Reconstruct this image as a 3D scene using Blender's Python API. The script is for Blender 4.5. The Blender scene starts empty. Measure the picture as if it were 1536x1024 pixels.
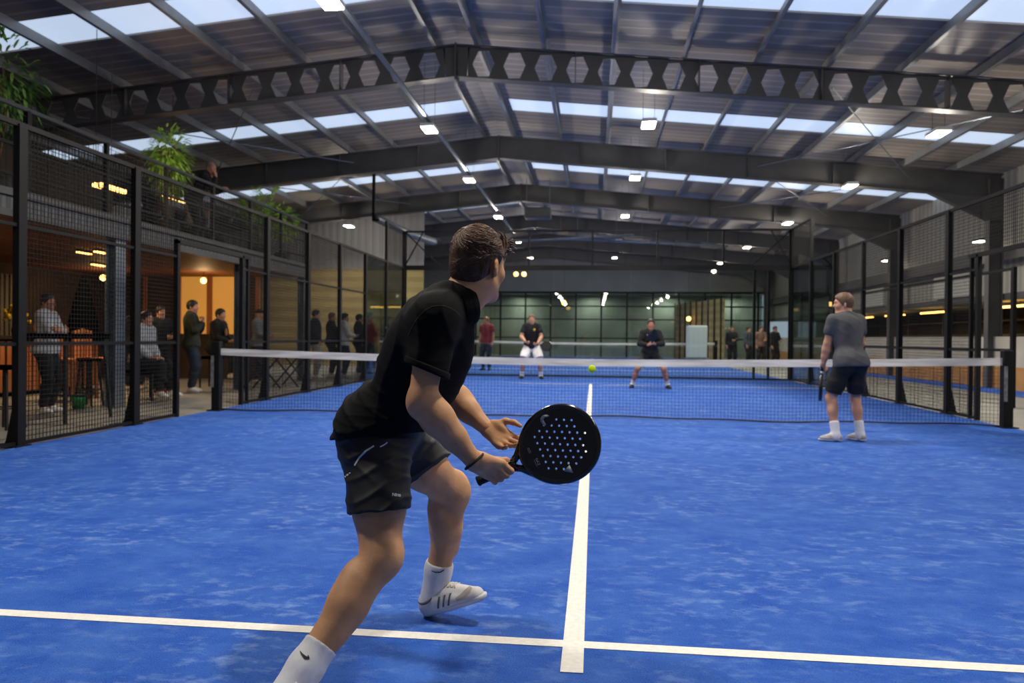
import bpy, bmesh, math, random
import numpy as np
from mathutils import Vector, Matrix
from mathutils.bvhtree import BVHTree

SC = bpy.context.scene
COL = SC.collection
R = math.radians
rng = random.Random(7)

# ------------------------------------------------------------------ camera calibration (metres, court axis = +Y)
F_PX = 1109.36
YAW, PIT, ROL = R(-6.309), R(-0.301), R(0.579)
CAM = np.array([0.0626, -10.523, 1.134])
_fw = np.array([math.sin(YAW) * math.cos(PIT), math.cos(YAW) * math.cos(PIT), math.sin(PIT)])
_rt = np.array([math.cos(YAW), -math.sin(YAW), 0.0])
_up = np.cross(_rt, _fw)
_r2 = _rt * math.cos(ROL) + _up * math.sin(ROL)
_u2 = -_rt * math.sin(ROL) + _up * math.cos(ROL)


def at(u, v, d):
    """photo position and distance -> point of the hall"""
    return CAM + (_fw + _r2 * (u - 768) / F_PX + _u2 * (512 - v) / F_PX) * d


def photo_plane(p1, p2, d, side):
    """the plane through two photo points at a distance, edge-on to us; its normal points along `side`"""
    a, b = at(p1[0], p1[1], d), at(p2[0], p2[1], d)
    n = np.cross(b - a, a - CAM)
    n = n / np.linalg.norm(n)
    return a, (n if n @ np.array(side) > 0 else -n)


def srgb(h):
    h = h.lstrip('#')
    c = [int(h[i:i + 2], 16) / 255 for i in (0, 2, 4)]
    return tuple((x / 12.92 if x <= .04045 else ((x + .055) / 1.055) ** 2.4) for x in c) + (1.0,)


# ------------------------------------------------------------------ materials
def mat(name, col, rough=.6, metal=0., noise=None, bump=None, spec=.5, emit=None, estr=0., coat=0., sheen=0.):
    """noise=(scale, amount, stretch xyz)  bump=(scale, strength, distance)"""
    m = bpy.data.materials.new(name)
    m.use_nodes = True
    nt = m.node_tree
    b = nt.nodes['Principled BSDF']
    c = srgb(col) if isinstance(col, str) else col
    b.inputs['Base Color'].default_value = c
    b.inputs['Roughness'].default_value = rough
    b.inputs['Metallic'].default_value = metal
    b.inputs['Specular IOR Level'].default_value = spec
    b.inputs['Coat Weight'].default_value = coat
    b.inputs['Sheen Weight'].default_value = sheen
    if emit:
        b.inputs['Emission Color'].default_value = srgb(emit)
        b.inputs['Emission Strength'].default_value = estr
    tc = None
    if noise or bump:
        tc = nt.nodes.new('ShaderNodeTexCoord')
    if noise:
        sc, am = noise[0], noise[1]
        mp = nt.nodes.new('ShaderNodeMapping')
        nt.links.new(tc.outputs['Object'], mp.inputs['Vector'])
        if len(noise) > 2:
            mp.inputs['Scale'].default_value = noise[2]
        n = nt.nodes.new('ShaderNodeTexNoise')
        n.inputs['Scale'].default_value = sc
        n.inputs['Detail'].default_value = 5
        nt.links.new(mp.outputs['Vector'], n.inputs['Vector'])
        r = nt.nodes.new('ShaderNodeValToRGB')
        e = r.color_ramp.elements
        e[0].position, e[1].position = .3, .7
        e[0].color = tuple(max(0, x * (1 - am)) for x in c[:3]) + (1,)
        e[1].color = tuple(min(1, x * (1 + am)) for x in c[:3]) + (1,)
        nt.links.new(n.outputs['Fac'], r.inputs['Fac'])
        nt.links.new(r.outputs['Color'], b.inputs['Base Color'])
    if bump:
        n2 = nt.nodes.new('ShaderNodeTexNoise')
        n2.inputs['Scale'].default_value = bump[0]
        n2.inputs['Detail'].default_value = 4
        mp2 = nt.nodes.new('ShaderNodeMapping')
        if len(bump) > 3:
            mp2.inputs['Scale'].default_value = bump[3]
        nt.links.new(tc.outputs['Object'], mp2.inputs['Vector'])
        nt.links.new(mp2.outputs['Vector'], n2.inputs['Vector'])
        bp = nt.nodes.new('ShaderNodeBump')
        bp.inputs['Strength'].default_value = bump[1]
        bp.inputs['Distance'].default_value = bump[2]
        nt.links.new(n2.outputs['Fac'], bp.inputs['Height'])
        nt.links.new(bp.outputs['Normal'], b.inputs['Normal'])
    return m


def stripes(m, axis, scale, strength, dist, color=None, sharp=True, lo=.35, hi=.65):
    """adds ribs along an object axis to a material: bump, and a colour change of the ribs themselves"""
    nt = m.node_tree
    b = nt.nodes['Principled BSDF']
    tc = nt.nodes.new('ShaderNodeTexCoord')
    w = nt.nodes.new('ShaderNodeTexWave')
    w.wave_type = 'BANDS'
    w.bands_direction = axis
    w.wave_profile = 'SIN'
    w.inputs['Scale'].default_value = scale
    nt.links.new(tc.outputs['Object'], w.inputs['Vector'])
    src = w.outputs['Fac']
    if sharp:
        r = nt.nodes.new('ShaderNodeValToRGB')
        r.color_ramp.elements[0].position = lo
        r.color_ramp.elements[1].position = hi
        nt.links.new(src, r.inputs['Fac'])
        src = r.outputs['Color']
    bp = nt.nodes.new('ShaderNodeBump')
    bp.inputs['Strength'].default_value = strength
    bp.inputs['Distance'].default_value = dist
    nt.links.new(src, bp.inputs['Height'])
    if b.inputs['Normal'].is_linked:
        nt.links.new(b.inputs['Normal'].links[0].from_socket, bp.inputs['Normal'])
    nt.links.new(bp.outputs['Normal'], b.inputs['Normal'])
    if color:
        mx = nt.nodes.new('ShaderNodeMix')
        mx.data_type = 'RGBA'
        nt.links.new(src, mx.inputs['Factor'])
        if b.inputs['Base Color'].is_linked:
            nt.links.new(b.inputs['Base Color'].links[0].from_socket, mx.inputs['A'])
        else:
            mx.inputs['A'].default_value = b.inputs['Base Color'].default_value
        mx.inputs['B'].default_value = srgb(color)
        nt.links.new(mx.outputs['Result'], b.inputs['Base Color'])
    return m


def glass_mat(name, tint, refl=.12, haze=.0):
    m = bpy.data.materials.new(name)
    m.use_nodes = True
    nt = m.node_tree
    for n in list(nt.nodes):
        nt.nodes.remove(n)
    out = nt.nodes.new('ShaderNodeOutputMaterial')
    tr = nt.nodes.new('ShaderNodeBsdfTransparent')
    tr.inputs['Color'].default_value = tint
    gl = nt.nodes.new('ShaderNodeBsdfGlossy')
    gl.inputs['Roughness'].default_value = .015
    gl.inputs['Color'].default_value = (.9, .95, .95, 1)
    lw = nt.nodes.new('ShaderNodeFresnel')
    lw.inputs['IOR'].default_value = 1.5
    mul = nt.nodes.new('ShaderNodeMath')
    mul.operation = 'MULTIPLY_ADD'
    mul.inputs[1].default_value = .9
    mul.inputs[2].default_value = refl
    mul.use_clamp = True
    nt.links.new(lw.outputs['Fac'], mul.inputs[0])
    mx = nt.nodes.new('ShaderNodeMixShader')
    nt.links.new(mul.outputs[0], mx.inputs['Fac'])
    nt.links.new(tr.outputs[0], mx.inputs[1])
    nt.links.new(gl.outputs[0], mx.inputs[2])
    nt.links.new(mx.outputs[0], out.inputs['Surface'])
    return m


# ------------------------------------------------------------------ objects
def root_of(o):
    while o.parent is not None:
        o = o.parent
    return o


def thing(name, label, cat, loc=(0, 0, 0), rotz=0., group=None):
    o = bpy.data.objects.new(name, None)
    o.empty_display_size = .1
    COL.objects.link(o)
    o.location = loc
    o.rotation_euler = (0, 0, rotz)
    o['label'] = label
    o['category'] = cat
    if group:
        o['group'] = group
    return o


def tag(o, label=None, cat=None, group=None, kind=None):
    for k, v in (('label', label), ('category', cat), ('group', group), ('kind', kind)):
        if v:
            o[k] = v
    return o


class MB:
    """collects shapes for ONE mesh"""

    def __init__(s):
        s.v, s.f = [], []

    def add(s, vs, fs):
        b = len(s.v)
        s.v.extend([tuple(map(float, p)) for p in vs])
        s.f.extend([tuple(b + i for i in f) for f in fs])
        return s

    def box(s, x0, x1, y0, y1, z0, z1):
        vs = [(x0, y0, z0), (x1, y0, z0), (x1, y1, z0), (x0, y1, z0), (x0, y0, z1), (x1, y0, z1), (x1, y1, z1), (x0, y1, z1)]
        return s.add(vs, [(0, 3, 2, 1), (4, 5, 6, 7), (0, 1, 5, 4), (1, 2, 6, 5), (2, 3, 7, 6), (3, 0, 4, 7)])

    def bar(s, a, b, w, h=None, up=(0, 0, 1)):
        """box of section w x h from a to b"""
        a, b = np.array(a, float), np.array(b, float)
        h = w if h is None else h
        t = b - a
        t = t / np.linalg.norm(t)
        u = np.array(up, float)
        if abs(t @ u) > .95:
            u = np.array((0, 1., 0))
        x = np.cross(t, u)
        x /= np.linalg.norm(x)
        y = np.cross(x, t)
        vs = []
        for p in (a, b):
            for i, j in ((-1, -1), (1, -1), (1, 1), (-1, 1)):
                vs.append(p + x * i * w / 2 + y * j * h / 2)
        return s.add(vs, [(0, 1, 2, 3), (7, 6, 5, 4), (0, 4, 5, 1), (1, 5, 6, 2), (2, 6, 7, 3), (3, 7, 4, 0)])

    def tube(s, pts, r, n=8, close=False, cap=True):
        pts = [np.array(p, float) for p in pts]
        rs = list(r) if hasattr(r, '__len__') else [r] * len(pts)
        m = len(pts)
        ref = None
        vs, fs = [], []
        for i, p in enumerate(pts):
            if close:
                t = pts[(i + 1) % m] - pts[i - 1]
            else:
                t = pts[min(i + 1, m - 1)] - pts[max(i - 1, 0)]
            t = t / (np.linalg.norm(t) + 1e-12)
            if ref is None:
                ref = np.array((0, 0, 1.)) if abs(t[2]) < .9 else np.array((1., 0, 0))
            x = np.cross(t, ref)
            x /= np.linalg.norm(x) + 1e-12
            y = np.cross(x, t)
            ref = y
            for k in range(n):
                a = 2 * math.pi * k / n
                vs.append(p + (x * math.cos(a) + y * math.sin(a)) * rs[i])
        for i in range(m if close else m - 1):
            j = (i + 1) % m
            for k in range(n):
                l = (k + 1) % n
                fs.append((i * n + k, i * n + l, j * n + l, j * n + k))
        if cap and not close:
            fs.append(tuple(range(n))[::-1])
            fs.append(tuple((m - 1) * n + k for k in range(n)))
        return s.add(vs, fs)

    def lathe(s, prof, c=(0, 0, 0), n=20):
        """profile of (radius, z)"""
        vs, fs = [], []
        for r_, z in prof:
            for k in range(n):
                a = 2 * math.pi * k / n
                vs.append((c[0] + r_ * math.cos(a), c[1] + r_ * math.sin(a), c[2] + z))
        for i in range(len(prof) - 1):
            for k in range(n):
                l = (k + 1) % n
                fs.append((i * n + k, i * n + l, (i + 1) * n + l, (i + 1) * n + k))
        fs.append(tuple(range(n))[::-1])
        fs.append(tuple((len(prof) - 1) * n + k for k in range(n)))
        return s.add(vs, fs)

    def prism(s, poly, axis, a0, a1):
        """polygon in the plane across `axis` pulled from a0 to a1"""
        n = len(poly)
        vs = []
        for a in (a0, a1):
            for p, q in poly:
                vs.append({'x': (a, p, q), 'y': (p, a, q), 'z': (p, q, a)}[axis])
        fs = [tuple(range(n))[::-1], tuple(range(n, 2 * n))]
        fs += [(i, (i + 1) % n, n + (i + 1) % n, n + i) for i in range(n)]
        return s.add(vs, fs)

    def ball(s, c, r, nu=16, nv=10):
        rr = r if hasattr(r, '__len__') else (r, r, r)
        vs, fs = [], []
        for j in range(nv + 1):
            th = math.pi * j / nv
            for i in range(nu):
                ph = 2 * math.pi * i / nu
                vs.append((c[0] + rr[0] * math.sin(th) * math.cos(ph), c[1] + rr[1] * math.sin(th) * math.sin(ph), c[2] + rr[2] * math.cos(th)))
        for j in range(nv):
            for i in range(nu):
                k = (i + 1) % nu
                fs.append((j * nu + i, (j + 1) * nu + i, (j + 1) * nu + k, j * nu + k))
        return s.add(vs, fs)

    def build(s, name, m, parent=None, smooth=False, kind=None, bevel=0.):
        me = bpy.data.meshes.new(name)
        off = np.array(root_of(parent).location) if parent is not None else np.zeros(3)
        v = np.array(s.v) - (off if parent is not None and not getattr(s, 'local', False) else 0)
        me.from_pydata(v.tolist(), [], s.f)
        me.update()
        bm = bmesh.new()
        bm.from_mesh(me)
        bmesh.ops.recalc_face_normals(bm, faces=bm.faces)
        bm.to_mesh(me)
        bm.free()
        if smooth:
            me.polygons.foreach_set('use_smooth', [True] * len(me.polygons))
        me.materials.append(m)
        o = bpy.data.objects.new(name, me)
        COL.objects.link(o)
        if parent is not None:
            o.parent = parent
        if kind:
            o['kind'] = kind
        if bevel:
            b = o.modifiers.new('edge', 'BEVEL')
            b.width = bevel
            b.segments = 2
        return o


def local_mb():
    m = MB()
    m.local = True
    return m


def copy_tree(o, parent=None):
    c = o.copy()
    COL.objects.link(c)
    if parent is not None:
        c.parent = parent
    for ch in list(o.children):
        copy_tree(ch, c)
    return c


# ------------------------------------------------------------------ implicit surfaces (bodies, clothes, shoes)
def unit(a):
    a = np.array(a, float)
    return a / (np.linalg.norm(a) + 1e-12)


class SDF:
    """smoothly joined tapered limbs and ellipsoids, meshed as one continuous skin"""
    FAR = .09

    def __init__(s):
        s.p = []
        s.cuts = []
        s.disp = None

    def cap(s, a, b, ra, rb, k=.03, sq=None, sub=False, cut=None):
        a, b = np.array(a, float), np.array(b, float)
        r = max(ra, rb)
        pad = r * (1.2 if not sq else max(1.2, 1.2 * sq[1])) + k + .03
        lo, hi = np.minimum(a, b) - pad, np.maximum(a, b) + pad
        s.p.append(('cap', lo, hi, (a, b, ra, rb, sq), k, sub, cut))
        return s

    def chain(s, pts, rs, k=.02, sub=False):
        for i in range(len(pts) - 1):
            s.cap(pts[i], pts[i + 1], rs[i], rs[i + 1], k if i else k, sub=sub)
        return s

    def ell(s, c, axes, rad, k=.03, sub=False, cut=None):
        c = np.array(c, float)
        A = np.array([unit(x) for x in axes])
        pad = max(rad) + k + .03
        s.p.append(('ell', c - pad, c + pad, (c, A, np.array(rad, float)), k, sub, cut))
        return s

    def cut(s, p, n):
        s.cuts.append((np.array(p, float), unit(n)))
        return s

    def mesh(s, h):
        los = np.min([q[1] for q in s.p if not q[5]], axis=0)
        his = np.max([q[2] for q in s.p if not q[5]], axis=0)
        n = np.ceil((his - los) / h).astype(int) + 1
        D = np.full(n, s.FAR, np.float32)
        ax = [(los[i] + h * np.arange(n[i])).astype(np.float32) for i in range(3)]
        for kind, lo, hi, a, k, sub, cut in s.p:
            i0 = np.maximum(((lo - los) / h).astype(int), 0)
            i1 = np.minimum(((hi - los) / h).astype(int) + 2, n)
            if np.any(i1 <= i0):
                continue
            sl = tuple(slice(i0[i], i1[i]) for i in range(3))
            X, Y, Z = ax[0][sl[0]][:, None, None], ax[1][sl[1]][None, :, None], ax[2][sl[2]][None, None, :]
            if kind == 'cap':
                A, B, ra, rb, sq = a
                px, py, pz = X - A[0], Y - A[1], Z - A[2]
                ba = B - A
                if sq:
                    u, sc = unit(sq[0]), 1. / sq[1] - 1.
                    co = px * u[0] + py * u[1] + pz * u[2]
                    px, py, pz = px + u[0] * co * sc, py + u[1] * co * sc, pz + u[2] * co * sc
                    ba = ba + u * (ba @ u) * sc
                L2 = float(ba @ ba) + 1e-12
                t = np.clip((px * ba[0] + py * ba[1] + pz * ba[2]) / L2, 0, 1)
                d = np.sqrt((px - t * ba[0]) ** 2 + (py - t * ba[1]) ** 2 + (pz - t * ba[2]) ** 2) - (ra + (rb - ra) * t)
                if sq and sq[1] < 1:
                    d = d * (.5 + .5 * sq[1])
            else:
                c, Ax, rad = a
                qx, qy, qz = X - c[0], Y - c[1], Z - c[2]
                k0 = k1 = 0
                for i in range(3):
                    e = qx * Ax[i][0] + qy * Ax[i][1] + qz * Ax[i][2]
                    k0 = k0 + (e / rad[i]) ** 2
                    k1 = k1 + (e / rad[i] ** 2) ** 2
                k0, k1 = np.sqrt(k0), np.sqrt(k1)
                d = np.where(k1 > 1e-9, k0 * (k0 - 1) / np.maximum(k1, 1e-9), -rad.min())
            if cut is not None:
                for cp, cn in (cut if isinstance(cut, list) else [cut]):
                    cn = unit(cn)
                    d = np.maximum(d, (X - cp[0]) * cn[0] + (Y - cp[1]) * cn[1] + (Z - cp[2]) * cn[2])
            g = D[sl]
            if sub:
                d = -d
                hh = np.clip(.5 - .5 * (g - d) / k, 0, 1)
                D[sl] = g * (1 - hh) + d * hh + k * hh * (1 - hh)
            else:
                hh = np.clip(.5 + .5 * (g - d) / k, 0, 1)
                D[sl] = g * (1 - hh) + d * hh - k * hh * (1 - hh)
        X, Y, Z = ax[0][:, None, None], ax[1][None, :, None], ax[2][None, None, :]
        if s.disp is not None:
            D = D + s.disp(X, Y, Z).astype(np.float32)
        for cp, cn in s.cuts:
            D = np.maximum(D, ((X - cp[0]) * cn[0] + (Y - cp[1]) * cn[1] + (Z - cp[2]) * cn[2]).astype(np.float32))
        return surface_nets(D, los, h)


def surface_nets(D, org, h):
    D = np.pad(D, 1, constant_values=.09)
    org = np.array(org) - h
    ins = (D < 0)
    c = np.zeros(np.array(D.shape) - 1, np.uint8)
    for i in (0, 1):
        for j in (0, 1):
            for k in (0, 1):
                c += ins[i:i + c.shape[0], j:j + c.shape[1], k:k + c.shape[2]]
    act = (c > 0) & (c < 8)
    idx = np.argwhere(act)
    N = len(idx)
    vid = np.full(c.shape, -1, np.int32)
    vid[act] = np.arange(N)
    cv = {}
    for i in (0, 1):
        for j in (0, 1):
            for k in (0, 1):
                cv[(i, j, k)] = D[idx[:, 0] + i, idx[:, 1] + j, idx[:, 2] + k]
    acc = np.zeros((N, 3))
    cnt = np.zeros(N)
    for a in range(3):
        for o in ((0, 0), (0, 1), (1, 0), (1, 1)):
            p = [0, 0, 0]
            r_ = [x for x in range(3) if x != a]
            p[r_[0]], p[r_[1]] = o
            q = list(p)
            q[a] = 1
            d0, d1 = cv[tuple(p)], cv[tuple(q)]
            cr = (d0 < 0) != (d1 < 0)
            t = np.where(cr, d0 / np.where(cr, d0 - d1, 1), 0)
            pt = np.tile(np.array(p, float), (N, 1))
            pt[:, a] += t
            acc += pt * cr[:, None]
            cnt += cr
    V = (idx + acc / np.maximum(cnt, 1)[:, None]) * h + org
    Q = []
    for a in range(3):
        sl0 = [slice(None)] * 3
        sl1 = [slice(None)] * 3
        sl0[a], sl1[a] = slice(0, -1), slice(1, None)
        cr = ins[tuple(sl0)] != ins[tuple(sl1)]
        e = np.argwhere(cr)
        r_ = [x for x in range(3) if x != a]
        ok = (e[:, r_[0]] > 0) & (e[:, r_[1]] > 0) & (e[:, r_[0]] < D.shape[r_[0]] - 1) & (e[:, r_[1]] < D.shape[r_[1]] - 1)
        e = e[ok]
        q = []
        for o in ((-1, -1), (0, -1), (0, 0), (-1, 0)):
            f = e.copy()
            f[:, r_[0]] += o[0]
            f[:, r_[1]] += o[1]
            q.append(vid[f[:, 0], f[:, 1], f[:, 2]])
        q = np.stack(q, 1)
        neg = ins[e[:, 0], e[:, 1], e[:, 2]]
        if a == 1:
            neg = ~neg
        q[~neg] = q[~neg][:, ::-1]
        Q.append(q)
    return V, np.concatenate(Q)


def relax(V, Q, it=2, lam=.5):
    e = np.concatenate([Q[:, [0, 1]], Q[:, [1, 2]], Q[:, [2, 3]], Q[:, [3, 0]]])
    for _ in range(it):
        S = np.zeros_like(V)
        n = np.zeros(len(V))
        for i in range(3):
            S[:, i] = np.bincount(e[:, 0], V[e[:, 1], i], len(V)) + np.bincount(e[:, 1], V[e[:, 0], i], len(V))
        n = np.bincount(e[:, 0], minlength=len(V)) + np.bincount(e[:, 1], minlength=len(V))
        V = V + lam * (S / np.maximum(n, 1)[:, None] - V)
    return V


def skin_obj(name, parts, m, parent, off=(0, 0, 0), it=2):
    """parts: list of (V, Q) -> one smooth mesh object"""
    Vs, Qs, b = [], [], 0
    for V, Q in parts:
        if it:
            V = relax(V, Q, it)
        Vs.append(V)
        Qs.append(Q + b)
        b += len(V)
    V, Q = np.concatenate(Vs) - np.array(off), np.concatenate(Qs)
    me = bpy.data.meshes.new(name)
    me.vertices.add(len(V))
    me.vertices.foreach_set('co', V.astype(np.float32).ravel())
    me.loops.add(len(Q) * 4)
    me.loops.foreach_set('vertex_index', Q.astype(np.int32).ravel())
    me.polygons.add(len(Q))
    me.polygons.foreach_set('loop_start', np.arange(0, len(Q) * 4, 4, dtype=np.int32))
    me.polygons.foreach_set('use_smooth', np.ones(len(Q), bool))
    me.update(calc_edges=True)
    me.validate()
    me.materials.append(m)
    o = bpy.data.objects.new(name, me)
    COL.objects.link(o)
    o.parent = parent
    return o


def ik(a, c, l1, l2, pole):
    a, c = np.array(a, float), np.array(c, float)
    t = c - a
    d = np.linalg.norm(t)
    d2 = min(d, (l1 + l2) * .999)
    t = t / (d + 1e-9)
    x = (l1 * l1 - l2 * l2 + d2 * d2) / (2 * d2)
    hgt = math.sqrt(max(l1 * l1 - x * x, 0))
    p = np.array(pole, float)
    p = unit(p - t * (p @ t))
    return a + t * x + p * hgt
# ------------------------------------------------------------------ people
def frames(J):
    u = unit(J['N'] - J['P'])
    l = unit(J['shL'] - J['shR'])
    l = unit(l - u * (l @ u))
    f = np.cross(l, u)
    lp = unit(J['hipL'] - J['hipR'])
    lp = unit(lp - u * (lp @ u))
    fp = np.cross(lp, u)
    return u, l, f, lp, fp


def add_torso(S, J, s, e=0., k=.05, belly=0.):
    u, l, f, lp, fp = frames(J)
    P, N = J['P'], J['N']
    L = np.linalg.norm(N - P)
    S.ell(P + u * .02 * s, (lp, fp, u), ((.158 + e) * s, (.112 + e) * s, (.125 + e) * s), k)
    for h in ('hipL', 'hipR'):
        S.ell(J[h] - fp * .045 * s + u * .0 * s, (lp, fp, u), ((.085 + e) * s, (.085 + e) * s, (.1 + e) * s), k)
    m = unit(lp + l)
    fm = np.cross(m, u)
    S.ell(P + u * L * .36 + fm * (.012 + belly) * s, (m, fm, u), ((.138 + e) * s, (.100 + e + belly) * s, (.16 + e) * s), k)
    S.ell(P + u * L * .68 + f * .004 * s, (l, f, u), ((.160 + e) * s, (.118 + e) * s, (.19 + e) * s), k)
    S.ell(P + u * L * .80 - f * .035 * s, (l, f, u), ((.150 + e) * s, (.085 + e) * s, (.13 + e) * s), k)
    for sh in ('shL', 'shR'):
        S.cap(N - u * .055 * s, J[sh] - u * .01 * s, (.066 + e) * s, (.056 + e) * s, k)
        S.cap(N + u * .012 * s - f * .01 * s, J[sh] + u * .012 * s, (.046 + e) * s, (.036 + e) * s, .04)
        S.cap(P + u * L * .55 + (J[sh] - N) * .55, J[sh] - u * .05 * s, (.06 + e) * s, (.05 + e) * s, .05)


def add_arm(S, J, sd, s, e=0., t1=1., t2=1., cut=None, k=.025, loose=0.):
    A, B, C = J['sh' + sd], J['el' + sd], J['wr' + sd]
    ua = J.get('rua', 1.)
    S.cap(A, A + (B - A) * min(t1, .45), (.056 * ua + e) * s, (.053 * ua + e + loose) * s, k, cut=cut)
    if t1 > .45:
        S.cap(A + (B - A) * .4, A + (B - A) * t1, (.051 * ua + e + loose) * s, ((.042 if t1 > .9 else .046) * ua + e + loose) * s, k, cut=cut)
    if t1 >= 1. and t2 > 0:
        d = C - B
        S.cap(B, B + d * min(.3, t2), (.043 * ua + e) * s, (.0485 * ua + e) * s, k, cut=cut)
        if t2 > .3:
            S.cap(B + d * .3, B + d * min(.62, t2), (.0485 * ua + e) * s, (.039 * ua + e) * s, k, cut=cut)
        if t2 > .62:
            S.cap(B + d * .62, B + d * t2, (.039 * ua + e) * s, (.0285 * ua + e * .8) * s, k, cut=cut)


def add_leg(S, J, sd, s, e=0., t1=1., t2=1., k=.03, cut=None, loose=0.):
    A, B, C = J['hip' + sd], J['kn' + sd], J['an' + sd]
    rl = J.get('rl', 1.)
    d = B - A
    S.cap(A, A + d * min(t1, .55), (.094 * rl + e) * s, (.082 * rl + e + loose) * s, .05, cut=cut)
    if t1 > .55:
        S.cap(A + d * .55, A + d * t1, (.082 * rl + e + loose) * s, ((.060 if t1 > .9 else .076) * rl + e + loose) * s, k, cut=cut)
    if t1 >= 1 and t2 > 0:
        q = C - B
        kb = unit(d) - unit(q)              # the knee cap points away from the fold
        fw = unit(kb) if np.linalg.norm(kb) > .15 else np.array(J.get('kf', (0, 1, 0)), float)
        S.ell(B + fw * .014 * s, (fw, unit(d), np.cross(fw, unit(d))), ((.052 * rl + e) * s, (.06 * rl + e) * s, (.052 * rl + e) * s), k, cut=cut)
        S.cap(B, B + q * min(.35, t2), (.054 * rl + e) * s, (.056 * rl + e) * s, k, cut=cut)
        if t2 > .35:
            S.cap(B + q * .35, B + q * min(.75, t2), (.056 * rl + e) * s, (.042 * rl + e) * s, k, cut=cut)
            S.ell(B + q * .32 - fw * .018 * s, (unit(q), fw, np.cross(unit(q), fw)), (.12 * s, (.046 * rl + e) * s, (.05 * rl + e) * s), k, cut=cut)
        if t2 > .75:
            S.cap(B + q * .75, B + q * t2, (.042 * rl + e) * s, (.037 * rl + e) * s, k, cut=cut)


def head_axes(J):
    hf, hu = unit(J['hf']), unit(J['hu'])
    hu = unit(hu - hf * (hf @ hu))
    return hf, np.cross(hu, hf), hu      # forward, left, up


def add_head(S, J, s):
    f, l, u = head_axes(J)
    c = J['H']
    X = (f, l, u)
    g = lambda a, b, d: c + (f * a + l * b + u * d) * s
    S.ell(g(-.010, 0, .025), X, (.098 * s, .077 * s, .095 * s), .02)
    S.ell(g(.030, 0, -.035), X, (.060 * s, .058 * s, .085 * s), .03)
    S.cap(g(.0, .045, -.062), g(.064, .014, -.1), .021 * s, .017 * s, .025)
    S.cap(g(.0, -.045, -.062), g(.064, -.014, -.1), .021 * s, .017 * s, .025)
    S.cap(g(.068, -.012, -.1), g(.068, .012, -.1), .018 * s, .018 * s, .02)
    S.cap(g(.082, -.032, .03), g(.082, .032, .03), .012 * s, .012 * s, .02)
    for q in (-1, 1):
        S.ell(g(.056, q * .042, -.03), X, (.026 * s, .02 * s, .024 * s), .02)            # cheek
        S.ell(g(.094, q * .031, .006), X, (.012 * s, .017 * s, .010 * s), .01, sub=True)   # eye socket
        S.ell(g(-.012, q * .082, -.018), (unit(f - l * q * .5), unit(l * q + f * .5), u), (.019 * s, .009 * s, .034 * s), .005)
        S.ell(g(-.008, q * .092, -.014), (unit(f - l * q * .5), unit(l * q + f * .5), u), (.010 * s, .005 * s, .020 * s), .004, sub=True)
    S.cap(g(.088, 0, .012), g(.107, 0, -.026), .008 * s, .013 * s, .012)
    S.cap(g(.098, -.012, -.03), g(.098, .012, -.03), .009 * s, .009 * s, .01)
    S.cap(g(.083, -.02, -.058), g(.083, .02, -.058), .010 * s, .010 * s, .012)
    S.cap(g(.096, -.02, -.058), g(.096, .02, -.058), .003 * s, .003 * s, .005, sub=True)
    S.cap(J['N'] - u * .03 * s, g(-.028, 0, -.06), .062 * s, .058 * s, .03)
    S.cap(J['N'] + f * .03 * s - u * .02 * s, g(.0, 0, -.075), .048 * s, .05 * s, .03)


def eyes_mesh(J, s, name, m, parent):
    f, l, u = head_axes(J)
    for q in (-1, 1):
        MB().ball(J['H'] + (f * .0835 + l * q * .031 + u * .006) * s, .0118 * s, 10, 8).build(name, m, parent, smooth=True)


def hair_sdf(J, s, style):
    f, l, u = head_axes(J)
    c = J['H']
    S = SDF()
    X = (f, l, u)
    g = lambda a, b, d: c + (f * a + l * b + u * d) * s
    th = .003 if style == 'buzz' else .005
    n = f * .55 - u * .83
    S.ell(g(-.012, 0, .016), X, ((.0985 + th) * s, (.0772 + th * .8) * s, (.099 + th) * s), .01, cut=[(g(.03, 0, -.005), f * .8 - u * .6), (g(0, 0, -.074), -u)])
    if style != 'buzz':
        S.ell(g(-.006, 0, .052), X, (.102 * s, .079 * s, .086 * s), .03, cut=[(g(.085, 0, .072), n), (g(0, 0, .0), -u)])
    if style == 'long':
        S.cap(g(-.07, 0, .03), g(-.09, 0, -.2), .07 * s, .05 * s, .03)
        for q in (-1, 1):
            S.cap(g(-.03, q * .07, .04), g(-.035, q * .085, -.17), .03 * s, .026 * s, .03)
    if style == 'bun':
        S.ell(g(-.12, 0, .06), X, (.04 * s, .04 * s, .04 * s), .02)
    if style == 'cap':
        S = SDF()
        S.ell(g(-.01, 0, .04), X, (.108 * s, .088 * s, .092 * s), .01, cut=(g(0, 0, .035), -u))
        S.cap(g(.08, -.03, .05), g(.15, 0, .035), .03 * s, .025 * s, .01, sq=(u, .25))
        S.cap(g(.08, .03, .05), g(.15, 0, .035), .03 * s, .025 * s, .01, sq=(u, .25))
    w = rng.random() * 6
    S.disp = lambda x, y, z: .0018 * s * (np.sin(x * 190 + w + 3 * np.sin(z * 60)) * np.sin(y * 170 + 2 * np.sin(x * 70)) + .6 * np.sin(z * 230 + y * 120))
    return S


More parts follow.
